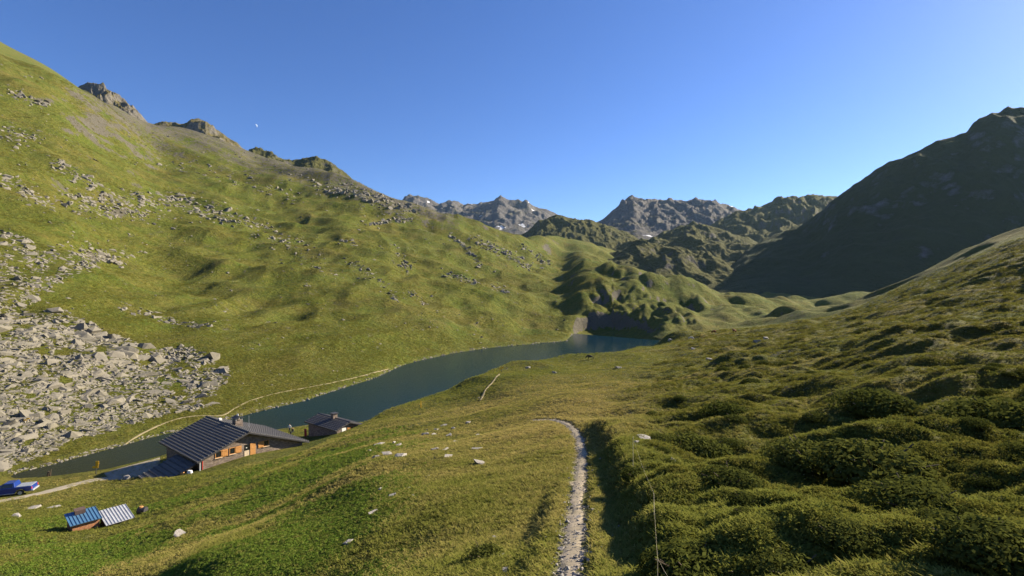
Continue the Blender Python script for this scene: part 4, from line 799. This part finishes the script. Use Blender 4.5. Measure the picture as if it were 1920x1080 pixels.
cow(1107, 674, R(165), (.045, .04, .038), 'dark cow grazing at the grassy rim right above the lake', 1.05)
cow(1257, 640, R(200), (.55, .53, .50), 'pale cow furthest left on the hump at the lake end', 1.0)
cow(1295, 637, R(-20), (.60, .57, .55), 'pale cow on top of the hump at the lake end', 1.0)
cow(1338, 625, R(10), (.18, .06, .025), 'reddish brown cow behind the two pale ones', 1.1)
cow(1377, 624, R(100), (.22, .085, .04), 'brown cow furthest right near the dark boulder', 1.1, False)
def person(p, rz, shirt, trousers, label, sit=False):
    t = empty('person', p, rz); tag(t, label, 'person', 'people by the small cabin'); dz = -.42 if sit else 0
    P = [(0, 0, .95+dz, .15, .11), (0, 0, 1.15+dz, .14, .10), (0, 0, 1.38+dz, .17, .11), (0, 0, 1.5+dz, .06), (0, .01, 1.6+dz, .085, .1), (0, .01, 1.72+dz, .075, .09)]; E = [(i, i+1) for i in range(5)]
    for s_ in (-1, 1):
        b0 = len(P)
        P += [(s_*.2, 0, 1.4+dz, .06), (s_*.26, .03, 1.13+dz, .045), (s_*.24, .16, .92+dz, .035), (s_*.24, .19, .85+dz, .03)]; E += [(2, b0), (b0, b0+1), (b0+1, b0+2), (b0+2, b0+3)]
        b1 = len(P)
        P += [(s_*.10, .42, .55, .075), (s_*.1, .45, .1, .05), (s_*.1, .6, .04, .04)] if sit else [(s_*.1, .02, .5, .07), (s_*.11, 0, .1, .05), (s_*.11, .14, .04, .04)]
        E += [(0, b1), (b1, b1+1), (b1+1, b1+2)]
    m, tt, bb = newmat('clothing', .8, .2); tc = N(tt, 'ShaderNodeTexCoord').outputs['Object']; sx = N(tt, 'ShaderNodeSeparateXYZ'); tt.links.new(tc, sx.inputs[0]); zz = sx.outputs[2]
    c = mixc(tt, math_(tt, 'GREATER_THAN', zz, 1.0+dz), trousers, shirt); c = mixc(tt, math_(tt, 'GREATER_THAN', zz, 1.5+dz), c, (.45, .27, .19)); c = mixc(tt, math_(tt, 'GREATER_THAN', zz, 1.70+dz), c, (.06, .04, .03)); tt.links.new(c, bb.inputs['Base Color'])
    skinned('body', P, E, m, t); return t
q = hit(543, 812, 85); q.z = float(hz(q.x, q.y)); person(q, R(200), (.62, .62, .6), (.05, .05, .06), 'standing person in a pale top between the hut and the cabin')
q = hit(549, 815, 85); q.z = float(hz(q.x, q.y)); person(q, R(150), (.03, .035, .05), (.04, .04, .05), 'seated person in dark clothes beside the standing one', True)
q = hit(573, 818, 85); tag(MB().hexa([(-.22, -.03, 0), (.22, -.03, 0), (.22, .03, 0), (-.22, .03, 0)], [(-.34, .2, 1.3), (.06, .2, 1.3), (.06, .26, 1.3), (-.34, .26, 1.3)]).build('red_board', M['red'], bevel=.02), 'narrow red board leaning beside the stone cabin', 'board').location = q
# ------------------------------------------------------------------ moon (sunlit half) and air
md_ = 30000.; mp = Vector(((479-CX)/FPX*md_, md_, CAMZ+(HZ-236)/FPX*md_)); mr_ = 3.6/FPX*md_; bm = bmesh.new(); bmesh.ops.create_uvsphere(bm, u_segments=32, v_segments=16, radius=mr_)
lit = sdir.copy(); bmesh.ops.bisect_plane(bm, geom=bm.verts[:]+bm.edges[:]+bm.faces[:], plane_co=lit*mr_*.25, plane_no=lit, clear_inner=True); bmesh.ops.delete(bm, geom=[f for f in bm.faces if f.normal.dot(mp.normalized()) > -.03], context='FACES'); mm = bpy.data.meshes.new('moon'); bm.to_mesh(mm); bm.free()
mo = link_mesh('moon', mm, plain('moon_dust', (.26, .32, .45), 1, 0, 0, .25, .01)); mo.location = mp; tag(mo, 'pale half moon in the blue sky above the left ridge', 'moon')
hm = bpy.data.materials.new('haze_air'); hm.use_nodes = True; ht = hm.node_tree; ht.nodes.clear(); pv = ht.nodes.new('ShaderNodeVolumePrincipled'); pv.inputs['Color'].default_value = (.5, .75, 1, 1); pv.inputs['Density'].default_value = .00002; pv.inputs['Anisotropy'].default_value = .2
ho = ht.nodes.new('ShaderNodeOutputMaterial'); ht.links.new(pv.outputs[0], ho.inputs['Volume'])
tag(MB().box(-9500, 9500, -9500, 9500, -300, 900).build('haze', hm), 'thin blue evening haze filling the valley', 'haze', kind='stuff')
